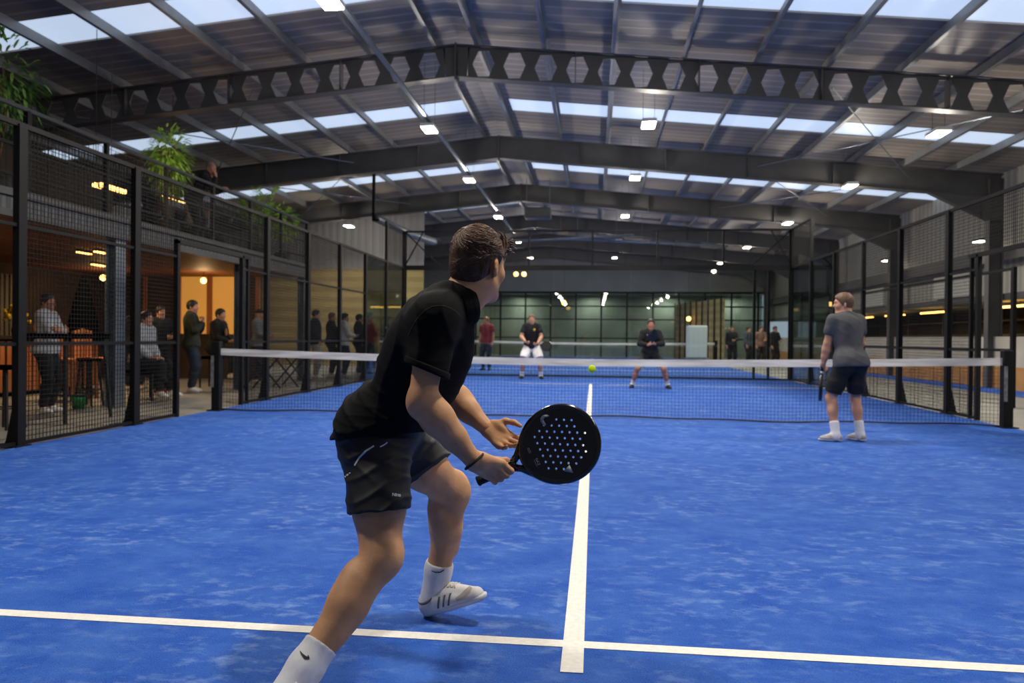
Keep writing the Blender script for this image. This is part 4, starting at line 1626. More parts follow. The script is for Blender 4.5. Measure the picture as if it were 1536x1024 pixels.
def enclosure():
    TOP = 3.2
    step = 1.8667
    for side, X in (('left', -HW - .03), ('right', HW + .03)):
        sg = 1 if X > 0 else -1
        root = thing('court_fence', 'black mesh fence with posts along the %s side of the blue court' % side, 'fence', (X, 0, 0), 0)
        posts = [step * k for k in (-5, -4, -3, -2, -1, 1, 2, 3, 4, 5, 6)]
        for y in posts:
            p = MB()
            tall = 4.3 if y > 9 else TOP
            w = .105
            p.box(X - .035, X + .035, y - w / 2, y + w / 2, 0, tall)
            o = p.build('post', M_FENCE, root)
            gst = MB()
            gst.prism([(X + sg * .03, 0), (X + sg * .16, 0), (X + sg * .13, .06), (X + sg * .06, .40), (X + sg * .03, .40)], 'y', y - .012, y + .012)
            gst.box(X - .06, X + .26 if sg > 0 else X + .06, y - .1, y + .1, 0, .012) if sg > 0 else gst.box(X - .26, X + .06, y - .1, y + .1, 0, .012)
            gst.build('foot_plate', M_FENCE, o)
        for z in (.03, 1.02, 2.2, TOP):
            th = .05 if z == TOP else .035
            spans = [(-9.4, -.94), (.94, 11.2)] if z < 2.3 else [(-9.4, 11.2)]
            for y0, y1 in spans:
                if z in (1.02, 2.2):
                    y1 = min(y1, 7.467)
                b = MB().box(X - .02, X + .02, y0, y1, z - th / 2, z + th / 2)
                b.build('rail', M_FENCE, root)
        for q in (-1, 1):
            g = MB()
            g.box(X - .03, X + .03, q * .94 - .03, q * .94 + .03, 0, 2.42)
            if q > 0:
                g.box(X - .025, X + .025, q * 1.14 - .022, q * 1.14 + .022, 0, 2.42)
            g.build('gate_post', M_FENCE, root)
        MB().box(X - .03, X + .03, -.97, 1.2, 2.38, 2.44).build('gate_lintel', M_FENCE, root)
        # mesh panels
        edges = [-7.467, -5.6, -3.733, -1.867, -.94, .94, 1.867, 3.733, 5.6, 7.467]
        for a, c in zip(edges[:-1], edges[1:]):
            if a < -4:
                continue
            b = MB()
            wires(b, a, c, (2.44 if abs(a) < 1 and c < 1 else .04), TOP, 'x', X + sg * .02)
            b.build('wire_panel', M_FENCE, root)
        for a, c in ((7.467, 9.333), (9.333, 11.2)):
            MB().box(X - .006, X + .006, a + .04, c - .04, .03, TOP - .03).build('glass_panel', M_GLASS, root)
        b = MB()
        wires(b, 9.333, 11.2, TOP, 4.3, 'x', X, .055)
        b.build('wire_panel', M_FENCE, root)
        b = MB()
        b.box(X - .02, X + .02, 9.333, 11.2, 4.27, 4.31)
        b.build('top_rail', M_FENCE, root)
    # back wall
    Y = HL + .03
    root = thing('court_back_wall', 'glass back wall of the court with black mesh above it', 'glass wall', (0, Y, 0), 0)
    for i, x in enumerate(np.linspace(-HW, HW, 7)):
        w = .08 if i in (0, 6) else .05
        MB().box(x - w / 2, x + w / 2, Y + .01, Y + .07, 0 if i in (0, 6) else TOP, 4.3).build('post', M_FENCE, root)
    for x in (4.62, 5.02):
        MB().box(x - .035, x + .035, Y + .03, Y + .09, 0, TOP).build('post', M_FENCE, root)
    for z, th in ((TOP, .14), (4.28, .05), (.02, .04)):
        MB().box(-HW, HW, Y - .02, Y + .05, z - th / 2, z + th / 2).build('rail', M_FENCE, root)
    xs = np.linspace(-HW, HW, 6)
    for a, c in zip(xs[:-1], xs[1:]):
        MB().box(a + .01, c - .01, Y - .006, Y + .006, .04, TOP - .04).build('glass_panel', M_GLASS, root)
    b = MB()
    wires(b, -HW, HW, TOP + .05, 4.27, 'y', Y, .055, .0034)
    b.build('wire_panel', M_FENCE, root)
    for sg in (-1, 1):
        b = MB()
        b.bar((sg * HW, Y, 4.27), (sg * (HW - 1.1), Y, TOP + .02), .035)
        b.bar((sg * (HW - .55), Y, 4.27), (sg * HW, Y, TOP + .05), .035)
        b.build('brace', M_FENCE, root)


def net(y, label, hw=HW - .06, fine=True, zc=.84, ze=.93):
    root = thing('court_net', label, 'net', (0, y, 0))
    for x in (-hw, hw):
        p = MB().box(x - .06, x + .06, y - .06, y + .06, 0, ze + .1)
        o = p.build('net_post', M_FENCE, root, bevel=.008)
        q = MB()
        q.box(x - .1, x + .1, y - .12, y + .12, 0, .015)
        q.build('base_plate', M_FENCE, o)
        if fine:
            q = MB()
            s_ = 1 if x > 0 else -1
            q.box(x - .064, x - .02, y - .066, y - .06, .35, .82)
            q.build('strap', mat('strap_grey', '#6a6c70', .8, noise=(20, .4)), o)
    n = 48
    zt = lambda x: zc + (ze - zc) * (abs(x) / hw) ** 1.6
    b = MB()
    xs = np.linspace(-hw + .06, hw - .06, n + 1)
    for x0, x1 in zip(xs[:-1], xs[1:]):
        z0, z1 = zt(x0), zt(x1)
        b.add([(x0, y - .008, z0 - .1), (x1, y - .008, z1 - .1), (x1, y - .008, z1), (x0, y - .008, z0),
               (x0, y + .008, z0 - .1), (x1, y + .008, z1 - .1), (x1, y + .008, z1), (x0, y + .008, z0)],
              [(0, 1, 2, 3), (7, 6, 5, 4), (3, 2, 6, 7), (0, 4, 5, 1)])
    b.build('tape', mat('net_tape', '#cfcdc8', .8, noise=(3.2, .28, (.5, 1, 5))), root)
    b = MB()
    wv = lambda x: .028 + .012 * math.sin(x * 1.7 + .5) + .008 * math.sin(x * 4.1)
    st = .048 if fine else .09
    w = .0032 if fine else .005
    m = int(2 * (hw - .06) / st)
    xs = np.linspace(-hw + .06, hw - .06, m + 1)
    for x in xs:
        b.box(x - w / 2, x + w / 2, y - w / 2, y + w / 2, wv(x), zt(x) - .09)
    rows = int(.8 / st)
    for k in range(1, rows):
        for x0, x1 in zip(xs[:-1:4], list(xs[4::4]) + [xs[-1]]):
            f0 = k / rows
            za = wv(x0) + (zt(x0) - .09 - wv(x0)) * f0
            zb = wv(x1) + (zt(x1) - .09 - wv(x1)) * f0
            b.bar((x0, y, za), (x1, y, zb), w)
    b.build('netting', M_RUB, root)
    b = MB()
    b.tube([(x, y, wv(x)) for x in np.linspace(-hw + .06, hw - .06, 60)], .011, 6)
    b.build('bottom_cord', M_RUB, root)
    return root


def side_barrier():
    X = 7.3
    r = thing('barrier_fence', 'low black framed fence standing beyond the mesh fence at the right', 'fence', (X, 6, 0))
    for y in (3.2, 5.6, 8.0, 10.4):
        MB().box(X - .03, X + .03, y - .045, y + .045, 0, 2.45).build('post', M_FENCE, r)
    for z in (1.0, 2.42):
        MB().box(X - .02, X + .02, 3.2, 10.4, z - .025, z + .025).build('rail', M_FENCE, r)
    # slatted screen wall by the far right corner of the next court
    a, c = np.array((5.0, 34.6)), np.array((6.5, 27.5))
    t = unit(c - a)
    n = np.array((-t[1], t[0])) * .06
    pl = [a - n, c - n, c + n, a + n]
    MB().prism([tuple(p) for p in pl], 'z', 0, 3.2).build('wall_screen', M_CREAM, kind='structure')
    b = MB()
    for k in range(9):
        p = a + (c - a) * k / 8 + np.array((-.12, -.02))
        b.box(p[0] - .035, p[0] + .035, p[1] - .035, p[1] + .035, 0, 3.3)
    b.build('trim_6', M_FENCE, kind='structure')


# ------------------------------------------------------------------ lamps
LENS = None


def area(name, loc, size, power, col=(1, .93, .82), spread=150, rot=(0, 0, 0), size_y=None):
    L = bpy.data.lights.new(name, 'AREA')
    L.energy = power
    L.color = col
    L.shape = 'DISK' if size_y is None else 'RECTANGLE'
    L.size = size
    if size_y:
        L.size_y = size_y
    L.spread = R(spread)
    o = bpy.data.objects.new(name, L)
    COL.objects.link(o)
    o.location = loc
    o.rotation_euler = rot
    return o


def lamps(power):
    lens = mat('lamp_lens', '#ffffff', .4, emit='#fff1d6', estr=26)
    house = mat('lamp_housing', '#d7d8d8', .45)
    rows = {-3.27: 'near the ridge', 1.08: 'right of the ridge', 6.42: 'by the right eaves', -8.6: 'over the left mezzanine'}
    nth = {-7.6: None, -1.6: 'nearest', 4.1: 'second', 8.9: 'third', 14.9: 'fourth', 21.5: 'fifth', 28.0: 'sixth'}
    for x, where in rows.items():
        zz = 5.3 if abs(x) < 4 else 5.02
        for y, w in nth.items():
            if x == -8.6 and y != 14.9:
                continue
            if w:
                lab = '%s bright LED lamp from us in the row hung %s' % (w, where) if x != -8.6 else 'bright LED lamp hanging over the left gallery end'
                r = thing('hanging_lamp', lab, 'lamp', (x, y, zz), 0, 'LED lamps under the roof')
                b = MB()
                b.box(x - .14, x + .14, y - .25, y + .25, zz, zz + .07)
                b.build('housing', house, r, bevel=.015)
                b = MB()
                b.box(x - .12, x + .12, y - .22, y + .22, zz - .016, zz)
                b.build('lens', lens, r)
                for q in (-.11, .11):
                    MB().tube([(x + q, y, zz + .07), (x + q, y, roofz(x) - .02)], .004, 6).build('drop_rod', M_STEEL, r)
            area('lamp_light', (x, y, zz - .03), .45, power)
            L = bpy.data.lights.new('lamp_spill', 'POINT')
            L.energy, L.color, L.shadow_soft_size = power * .68, (1, .9, .76), .12
            o = bpy.data.objects.new('lamp_spill', L)
            COL.objects.link(o)
            o.location = (x, y, zz - .2)
    # cable trunking along the ridge-side row
    for x, lab in ((-3.27, 'long steel cable trunking running over the lamp row near the ridge'),):
        b = MB()
        wd = .035
        b.box(x - wd, x + wd, -6, 20, 5.45, 5.5)
        o = b.build('cable_trunking', M_GALV)
        tag(o, lab, 'cable trunking')


def ceiling_gear():
    b = MB()
    x, y, z = -1.9, 15.0, 5.25
    r = thing('ceiling_heater', 'dark box heater hung under the ridge at the third roof beam', 'heater', (x, y, z))
    b.box(x - .45, x + .45, y - .3, y + .3, z, z + .35)
    b.build('casing', M_STEEL, r, bevel=.03)
    for q in (-.4, .4):
        MB().tube([(x + q, y, z + .35), (x + q, y, roofz(x) - .02)], .01, 6).build('hanger', M_GALV, r)
    # galvanised duct with bracket, left of the ridge
    r = thing('ventilation_duct', 'galvanised round duct hung on a black drop bracket left of the ridge', 'duct', (-6.9, 12.5, 4.6))
    b = MB()
    b.tube([(-6.6, 11.6, 4.75), (-6.1, 13.4, 4.55), (-5.6, 15.2, 4.5)], .13, 14)
    b.build('duct_pipe', M_GALV, r, smooth=True)
    b = MB()
    b.box(-6.72, -6.64, 11.5, 11.58, 4.7, roofz(-6.7) - .02)
    b.box(-6.72, -6.5, 11.5, 11.58, 4.66, 4.72)
    b.build('drop_bracket', M_FENCE, r)
    # horizontal service pipes by the last beams
    for k, (p0, p1, lab) in enumerate([((-4.2, 19, 4.95), (1.6, 19.2, 5.25), 'pale vent pipe crossing the hall left of the ridge'),
                                       ((-1.5, 20.5, 5.3), (5.5, 20.5, 4.95), 'pale vent pipe crossing the hall right of the ridge')]):
        p0, p1 = np.array(p0), np.array(p1)
        r = thing('vent_pipe', lab, 'pipe', tuple((p0 + p1) / 2))
        MB().tube([p0, p1], .05, 8).build('pipe', M_GALV, r, smooth=True)
        for t in (.12, .5, .88):
            c = p0 + (p1 - p0) * t
            MB().tube([c, (c[0], c[1], roofz(c[0]) - .02)], .008, 6).build('hanger', M_GALV, r)
    # added fill lights that brighten the far lobby behind the glass; no fixtures
    for i, x in enumerate((-9, -4.5, 0, 4.5, 8.5)):
        area('lobby_fill', (x, YF + 1.2, 3.85), .5, 75, (1, .93, .8), 170)
# ------------------------------------------------------------------ left: gallery over the bar
MX = -7.2          # front edge of the gallery
M_WOOD = mat('ceiling_wood', '#8a4f24', .6, noise=(3, .3, (1, .12, 1)))
stripes(M_WOOD, 'X', 1.6, .4, .01, '#6d3c1a')
M_SLAT = mat('slat_wood', '#a8683a', .6, noise=(4, .25, (1, 1, .15)))
M_BAR = mat('bar_wall', '#3a2c1e', .8, noise=(1.2, .5))
M_WARM = mat('warm_lamp', '#ffe0a8', .5, emit='#ffb860', estr=7)
M_FASC = mat('fascia_sheet', '#5d6064', .5, metal=.3, noise=(2, .1))
stripes(M_FASC, 'Y', 2.2, .7, .02, '#484b4f')
M_LEAF = mat('leaf_green', '#b4dc58', .55, noise=(5, .35))
M_LEAFD = mat('leaf_dark', '#6f9844', .6, noise=(5, .35))
M_POT = mat('planter_black', '#1b1c1e', .6)
M_DARKCLOTH = mat('dark_canvas', '#060606', 1., spec=0.)


def gallery():
    Y0, Y1 = -12.0, 7.6
    b = MB().box(WL, MX, Y0, Y1, 2.62, 2.66)
    b.build('ceiling_bar_left', M_WOOD, kind='structure')
    MB().box(WL, MX, Y0, Y1, 2.70, 2.88).build('floor_gallery', mat('gallery_deck', '#3f3d3a', .8, noise=(2, .2)), kind='structure')
    b = MB()
    b.box(MX - .01, MX + .02, Y0, Y1, 2.66, 2.84)
    b.build('trim_3', M_FASC, kind='structure')
    b = MB()
    b.box(MX - .04, MX + .06, Y0, Y1, 2.58, 2.67)
    b.box(MX - .04, MX + .06, Y0, Y1, 2.84, 2.93)
    b.build('trim_4', M_STEEL, kind='structure')
    for y in (-8.0, -3.95, .14, 4.2, 7.5):
        b = MB()
        b.box(MX - .16, MX - .15, y - .12, y + .12, 0, 2.6)
        b.box(MX + .0, MX + .01, y - .12, y + .12, 0, 2.6)
        b.box(MX - .15, MX, y - .008, y + .008, 0, 2.6)
        b.build('column', M_GALV, kind='structure')
    # railing
    r = thing('gallery_railing', 'black gallery railing with wire infill above the bar', 'railing', (MX, 0, 2.88))
    for y in np.arange(Y1 - .05, -8, -1.55):
        MB().box(MX - .03, MX + .03, y - .03, y + .03, 2.88, 3.98).build('post', M_FENCE, r)
    for z in (3.12, 3.5):
        MB().box(MX - .015, MX + .015, -8, Y1, z - .02, z + .02).build('rail', M_FENCE, r)
    MB().tube([(MX, -8, 3.99), (MX, Y1, 3.99)], .032, 8).build('handrail', M_STEEL, r)
    b = MB()
    wires(b, -6, Y1, 2.92, 3.9, 'x', MX + .01, .1, .006)
    b.build('wire_infill', M_FENCE, r)
    # bar back wall and interior
    MB().box(-12.6, -12.5, Y0, Y1, 0, 2.62).build('wall_bar_left', M_BAR, kind='structure')
    MB().box(WL, -7.6, Y0 - .1, Y0, 0, roofz(WL)).build('wall_gallery_end', M_BAR, kind='structure')
    b = MB()
    for k in range(60):
        y = -3.6 + k * .12
        b.box(-11.62, -11.58, y, y + .075, .0, 2.3)
    b.build('wall_slats', mat('slat_screen', '#6a6258', .7, noise=(2, .3)), kind='structure')
    # amber-lit glazed end of the bar
    MB().box(-12.5, -8.4, 7.5, 7.6, 0, 1.15).build('wall_bar_left_end', M_BAR, kind='structure')
    glow = mat('lit_doorway', '#d8a65a', .8, emit='#e0a04a', estr=.42)
    MB().box(-10.7, -9.0, 7.54, 7.58, 1.15, 2.62).build('window_40', glow, kind='structure')
    b = MB()
    b.box(-12.5, -10.7, 7.5, 7.6, 1.15, 2.62)
    b.box(-9.0, -8.4, 7.5, 7.6, 1.15, 2.62)
    b.build('wall_bar_left_panel', M_BAR, kind='structure')
    b = MB()
    for x in (-12.4, -11.5, -10.6, -9.75, -8.9, -8.45):
        b.box(x - .06, x + .06, 7.46, 7.53, 1.15, 2.62)
    b.build('trim_5', M_SLAT, kind='structure')
    # counter with wooden slat front
    r = thing('bar_counter', 'wooden slatted bar counter under the gallery', 'counter', (-10.4, 1, 0))
    MB().box(-10.9, -10.3, -3.2, 4.0, .06, 1.02).build('body', M_BAR, r)
    MB().box(-11.0, -10.15, -3.3, 4.1, 1.02, 1.08).build('worktop', mat('worktop', '#2b211a', .4, noise=(2, .2)), r)
    b = MB()
    for k in range(46):
        y = -3.15 + k * .155
        b.box(-10.3, -10.25, y, y + .10, .08, .98)
    b.build('slat_front', M_SLAT, r)
    # shelf with bottles
    r = thing('bottle_shelf', 'dark bar shelf on the back wall under the gallery', 'shelf', (-12.4, 0, 1.4))
    for z in (1.35, 1.8):
        MB().box(-12.5, -12.2, -3, 3.6, z, z + .04).build('board', M_STEEL, r)
    # things on the counter
    for i, (y, c, hgt) in enumerate(((-1.6, '#b8742e', .3), (-.9, '#a32f22', .34), (.4, '#c79a3a', .26), (1.5, '#3d5a3a', .32), (2.6, '#c46a2c', .3))):
        b = MB().lathe([(.001, 0), (.04, 0), (.042, hgt * .6), (.016, hgt * .78), (.016, hgt), (.001, hgt)], (-10.6, y, 1.08), 12)
        o = b.build('bottle', mat('bottle_%d' % i, c, .2), smooth=True)
        tag(o, ['amber bottle nearest us on the bar counter', 'red bottle on the bar counter', 'short yellow bottle on the bar counter', 'green bottle on the bar counter', 'orange bottle farthest along the bar counter'][i], 'bottle', 'bottles on the bar counter')
    # linear ceiling lights
    for i, (u, v, d) in enumerate(((126, 395, 13.2), (157, 397.5, 13.2), (151, 411.5, 15.6))):
        p = at(u, v, d)
        p[2] = 2.55
        r = thing('ceiling_light', ['short warm linear light under the gallery, nearest the court edge fence post', 'warm linear light right of the short one under the gallery', 'lowest warm linear light, deeper under the gallery'][i], 'lamp', tuple(p), 0, 'linear lights under the gallery')
        L = .17 if i == 0 else .27
        MB().box(p[0] - .04, p[0] + .04, p[1] - L, p[1] + L, 2.575, 2.62).build('housing', M_POT, r)
        MB().box(p[0] - .035, p[0] + .035, p[1] - L + .01, p[1] + L - .01, 2.555, 2.575).build('diffuser', M_WARM, r)
        area('bar_light', (p[0], p[1], 2.54), .08, 22, (1, .68, .34), 170, size_y=2 * L)
    for x, y in ((-11.0, -6.0), (-11.2, 5.4), (-9.2, 6.2), (-9.4, -2.6)):
        L = bpy.data.lights.new('bar_glow', 'POINT')
        L.energy, L.color, L.shadow_soft_size = 16, (1, .62, .28), .12
        o = bpy.data.objects.new('bar_glow', L)
        COL.objects.link(o)
        o.location = (x, y, 2.25)
        r = thing('pendant_lamp', {-6.0: 'warm globe pendant at the near end of the bar', 5.4: 'warm globe pendant by the lit doorway', 6.2: 'warm globe pendant at the far front corner of the bar', -2.6: 'warm globe pendant near the bar stools'}[y], 'lamp', (x, y, 2.2), 0, 'globe pendants in the bar')
        MB().ball((x, y, 2.42), .07, 12, 8).build('globe', M_WARM, r, smooth=True)
        MB().tube([(x, y, 2.49), (x, y, 2.62)], .006, 6).build('stem', M_POT, r)
    # upstairs warm linear lights and a back wall
    MB().box(-12.6, -12.5, Y0, Y1, 2.88, 5.2).build('wall_gallery_back', mat('gallery_wall', '#4a4038', .8, noise=(1.1, .5)), kind='structure')
    for i, (u, v, d) in enumerate(((170, 282.5, 12.4), (147, 278.5, 12.3), (261, 297, 15.5))):
        p = at(u, v, d)
        r = thing('strip_light', ['long warm strip light behind the gallery railing', 'short warm strip light left of the long one behind the gallery railing', 'warm strip light behind the palm on the gallery'][i], 'lamp', tuple(p), 0, 'strip lights on the gallery')
        L = (.16, .05, .2)[i]
        MB().box(p[0] - .03, p[0] + .03, p[1] - L * 2, p[1] + L * 2, p[2] - .03, p[2] + .03).build('tube', M_WARM, r)
        MB().box(p[0] - .05, p[0] - .03, p[1] - L * 2, p[1] + L * 2, p[2] - .05, p[2] + .05).build('bracket', M_POT, r)
        MB().tube([p + np.array((-.04, 0, .04)), np.array((p[0] - .04, p[1], roofz(p[0]) - .02))], .006, 6).build('hanger', M_POT, r)
        area('strip_glow', (p[0] + .04, p[1], p[2]), .1, 10, (1, .66, .32), 170, rot=(0, R(-90), 0))


def leaf_blade(b, base, tip, width, droop, n=6, side=None):
    base, tip = np.array(base), np.array(tip)
    t = unit(tip - base)
    sd = np.cross(t, (0, 0, 1.)) if side is None else np.array(side)
    sd = unit(sd)
    L = np.linalg.norm(tip - base)
    vs, fs = [], []
    for i in range(n + 1):
        q = i / n
        c = base + (tip - base) * q - np.array((0, 0, droop * L * q * q))
        w = width * math.sin(math.pi * min(.98, .12 + .86 * q)) ** .8
        vs += [c - sd * w, c + np.array((0, 0, -w * .3)), c + sd * w]
    for i in range(n):
        k = i * 3
        fs += [(k, k + 1, k + 4, k + 3), (k + 1, k + 2, k + 5, k + 4)]
    b.add(vs, fs)


def frond_palm(name, label, loc, hgt, spread, fronds, m, seed, trunk=True, leaf=.13):
    """pot, stems and feathered fronds"""
    r2 = random.Random(seed)
    r = thing(name, label, 'plant', loc, 0, 'plants on the gallery')
    x, y, z = loc
    MB().lathe([(.01, 0), (.17, 0), (.2, .34), (.18, .34), (.17, .3), (.01, .3)], loc, 16).build('planter', M_POT, r, smooth=False)
    st, lv = MB(), MB()
    for k in range(fronds):
        a = 2 * math.pi * k / fronds + r2.uniform(-.3, .3)
        top = np.array((x, y, z + .3)) + np.array((math.cos(a) * spread * r2.uniform(.5, 1), math.sin(a) * spread * r2.uniform(.5, 1), hgt * r2.uniform(.55, 1.)))
        base = np.array((x + r2.uniform(-.04, .04), y + r2.uniform(-.04, .04), z + .3))
        pts = []
        for i in range(9):
            q = i / 8
            c = base * (1 - q) + top * q
            c = c + np.array((0, 0, hgt * .35 * q * (1 - q) - .22 * hgt * q ** 3))
            pts.append(c)
        st.tube(pts, [.010 - .008 * i / 8 for i in range(9)], 5)
        for i in range(3, 9):
            for tt in (0, .5):
                if i == 8 and tt:
                    continue
                c = pts[i] * (1 - tt) + (pts[i + 1] if i < 8 else pts[i]) * tt
                dr = unit(pts[i] - pts[i - 1])
                sd = unit(np.cross(dr, (0, 0, 1)))
                for q in (-1, 1):
                    ln = leaf * (1.5 - .09 * i) * r2.uniform(.8, 1.2)
                    leaf_blade(lv, c, c + unit(dr * .75 + sd * q * .8 + np.array((0, 0, r2.uniform(-.1, .25)))) * ln, .014 + leaf * .05, .25, 4)
        leaf_blade(lv, pts[-1], pts[-1] + unit(pts[-1] - pts[-2]) * leaf, .016, .2, 4)
    st.build('stems', mat('stem_green', '#6d7a3a', .6), r, smooth=True)
    lv.build('fronds', m, r)
    return r


def bushy(name, label, loc, hgt, rad, n, m, seed):
    r2 = random.Random(seed)
    r = thing(name, label, 'plant', loc, 0, 'plants on the gallery')
    x, y, z = loc
    MB().lathe([(.01, 0), (.17, 0), (.2, .34), (.18, .34), (.17, .3), (.01, .3)], loc, 16).build('planter', M_POT, r)
    tk, lv = MB(), MB()
    for k in range(5):
        tk.tube([(x, y, z + .3), (x + r2.uniform(-.08, .08), y + r2.uniform(-.08, .08), z + .3 + hgt * .4), (x + r2.uniform(-.3, .3) * rad, y + r2.uniform(-.3, .3) * rad, z + .3 + hgt * .8)], [.014, .010, .004], 5)
    tk.build('stems', mat('stem_tan', '#8a6a40', .7), r, smooth=True)
    for k in range(n):
        v = np.array([r2.gauss(0, 1) for _ in range(3)])
        v = v / np.linalg.norm(v) * r2.random() ** .4
        c = np.array((x, y, z + .3 + hgt * .66)) + v * np.array((rad, rad, hgt * .36))
        d = unit(v + np.array((r2.uniform(-.5, .5), r2.uniform(-.5, .5), r2.uniform(-.7, .1))))
        leaf_blade(lv, c, c + d * r2.uniform(.10, .2), r2.uniform(.015, .026), .3, 3)
    lv.build('foliage', m, r)
    return r


def gallery_things():
    def onx(u, v, X, z):
        d = (X - CAM[0]) / (_fw + _r2 * (u - 768) / F_PX + _u2 * (512 - v) / F_PX)[0]
        p = at(u, v, d)
        return (float(p[0]), float(p[1]), z)
    bushy('potted_palm', 'tall leafy palm in a pot on the gallery, left of the leaning man', onx(254, 240, -7.76, 2.88), 1.75, .36, 640, M_LEAF, 3)
    frond_palm('potted_fern', 'bright green feathery palm on the gallery right of the leaning man', onx(386, 290, -8.0, 2.88), 1.95, .60, 14, M_LEAF, 5, leaf=.2)
    bushy('potted_shrub', 'rounded leafy shrub at the far end of the gallery railing', onx(424, 310, -7.85, 2.88), 1.25, .40, 480, M_LEAF, 8)
    bushy('potted_tree', 'dark green leafy plant hanging over the near end of the gallery', onx(-6, 150, -8.0, 2.88), 2.0, .6, 520, M_LEAFD, 11)
    # high table, stools, bucket, folding tables, parasol
    p = at(98, 505, 9.7)
    r = thing('high_table', 'black high bar table in front of the man with folded arms', 'table', (p[0], p[1], 0))
    MB().box(p[0] - .35, p[0] + .35, p[1] - .42, p[1] + .42, 1.06, 1.13).build('tabletop', M_DARKCLOTH, r, bevel=.01)
    for i in (-1, 1):
        for j in (-1, 1):
            MB().bar((p[0] + .28 * i, p[1] + .36 * j, 1.06), (p[0] + .34 * i, p[1] + .44 * j, 0), .035).build('leg', M_POT, r)
    MB().box(p[0] - .3, p[0] + .3, p[1] - .02, p[1] + .02, .3, .33).build('stretcher', M_POT, r)

    def stool(q, label, hgt=.72, group='bar stools at the court edge'):
        r = thing('bar_stool', label, 'stool', (q[0], q[1], 0), 0, group)
        MB().lathe([(.01, hgt - .05), (.17, hgt - .05), (.19, hgt - .02), (.17, hgt), (.01, hgt)], (q[0], q[1], 0), 18).build('seat', M_DARKCLOTH, r)
        for k in range(4):
            a = math.pi / 4 + k * math.pi / 2
            MB().bar((q[0] + .12 * math.cos(a), q[1] + .12 * math.sin(a), hgt - .05), (q[0] + .2 * math.cos(a), q[1] + .2 * math.sin(a), 0), .026).build('leg', M_POT, r)
        MB().tube([(q[0] + .165 * math.cos(t), q[1] + .165 * math.sin(t), .25) for t in np.linspace(0, 2 * math.pi, 16, endpoint=False)], .01, 6, close=True).build('foot_ring', M_POT, r)
    stool(at(8, 580, 8.7), 'black bar stool at the left edge of the photo', .75)
    stool(at(134, 560, 11.6), 'black bar stool right of the high table', .75)
    g = at(118, 612, 0)
    d = 1.134 / ((612 - 500) / F_PX)
    g = at(118, 613, d)
    r = thing('bucket', 'small green bucket on the floor by the fence', 'bucket', (g[0], g[1], 0))
    MB().lathe([(.01, 0), (.085, 0), (.105, .2), (.10, .2), (.08, .015), (.01, .015)], (g[0], g[1], 0), 18).build('pail', mat('bucket_green', '#22873a', .5, noise=(14, .5)), r, smooth=True)
    MB().tube([(g[0] + .105 * math.cos(t), g[1], .19 + .02 * math.sin(t)) for t in np.linspace(0, math.pi, 12)], .005, 5).build('handle', M_GALV, r)
    # wooden chairs by the counter
    for i, (u, d) in enumerate(((104, 12.6), (140, 13.3))):
        q = at(u, 560, d)
        x, y = q[0], q[1]
        r = thing('wooden_chair', ['orange slat-backed wooden chair behind the high table', 'orange slat-backed wooden chair right of the first by the counter'][i], 'chair', (x, y, 0), 0, 'wooden chairs by the counter')
        MB().box(x - .24, x + .24, y - .24, y + .24, .66, .70).build('seat', M_SLAT, r)
        b = MB()
        for k in range(5):
            b.box(x - .24, x - .2, y - .24 + k * .1, y - .17 + k * .1, .7, 1.22 - .02 * abs(k - 2))
        b.build('slat_back', M_SLAT, r)
        for ii in (-1, 1):
            for jj in (-1, 1):
                MB().bar((x + .2 * ii, y + .2 * jj, .66), (x + .23 * ii, y + .23 * jj, 0), .04).build('leg', M_SLAT, r)
    # folded black parasol
    q = at(124, 560, 13.8)
    r = thing('folded_parasol', 'folded black parasol standing among the bar tables', 'parasol', (q[0], q[1], 0))
    MB().lathe([(.01, .9), (.3, .95), (.26, 1.3), (.16, 1.75), (.05, 2.15), (.01, 2.2)], (q[0], q[1], 0), 14).build('canopy', M_DARKCLOTH, r, smooth=True)
    MB().tube([(q[0], q[1], .02), (q[0], q[1], 1.0)], .025, 8).build('pole', M_POT, r)
    MB().lathe([(.01, 0), (.28, 0), (.26, .06), (.04, .08), (.01, .08)], (q[0], q[1], 0), 16).build('base', M_POT, r)
    # yellow flowers on the counter
    q = at(157, 470, 13.4)
    z0 = 1.08
    x, y = -10.5, float(q[1])
    r = thing('flower_vase', 'vase of yellow flowers on the bar counter', 'flowers', (x, y, z0))
    MB().lathe([(.01, 0), (.06, 0), (.075, .1), (.05, .2), (.045, .2), (.01, .02)], (x, y, z0), 14).build('vase', M_POT, r, smooth=True)
    b, s_ = MB(), MB()
    r2 = random.Random(2)
    for k in range(34):
        a, e = r2.uniform(0, 6.28), r2.uniform(.05, .22)
        c = (x + e * math.cos(a), y + e * math.sin(a), z0 + .25 + r2.uniform(0, .32))
        b.ball(c, r2.uniform(.025, .04), 7, 5)
        s_.tube([(x, y, z0 + .15), c], .004, 4)
    b.build('blossoms', mat('blossom_yellow', '#d8b51e', .7), r)
    s_.build('stems', M_LEAFD, r)
    # folding tables further along
    for i, (u, v, d) in enumerate(((436, 545, 16.6), (392, 545, 15.6))):
        q = at(u, v, d)
        x, y = q[0], q[1]
        r = thing('folding_table', ['black folding table with crossed legs between the fence posts', 'black folding table left of the other crossed-leg table'][i], 'table', (x, y, 0), 0, 'folding tables by the fence')
        MB().box(x - .34, x + .34, y - .34, y + .34, .70, .73).build('tabletop', M_POT, r)
        for q_ in (-1, 1):
            MB().bar((x - .3, y + .28 * q_, .70), (x + .3, y + .28 * q_, 0), .03).build('leg', M_POT, r)
            MB().bar((x + .3, y + .25 * q_, .70), (x - .3, y + .25 * q_, 0), .03).build('leg', M_POT, r)
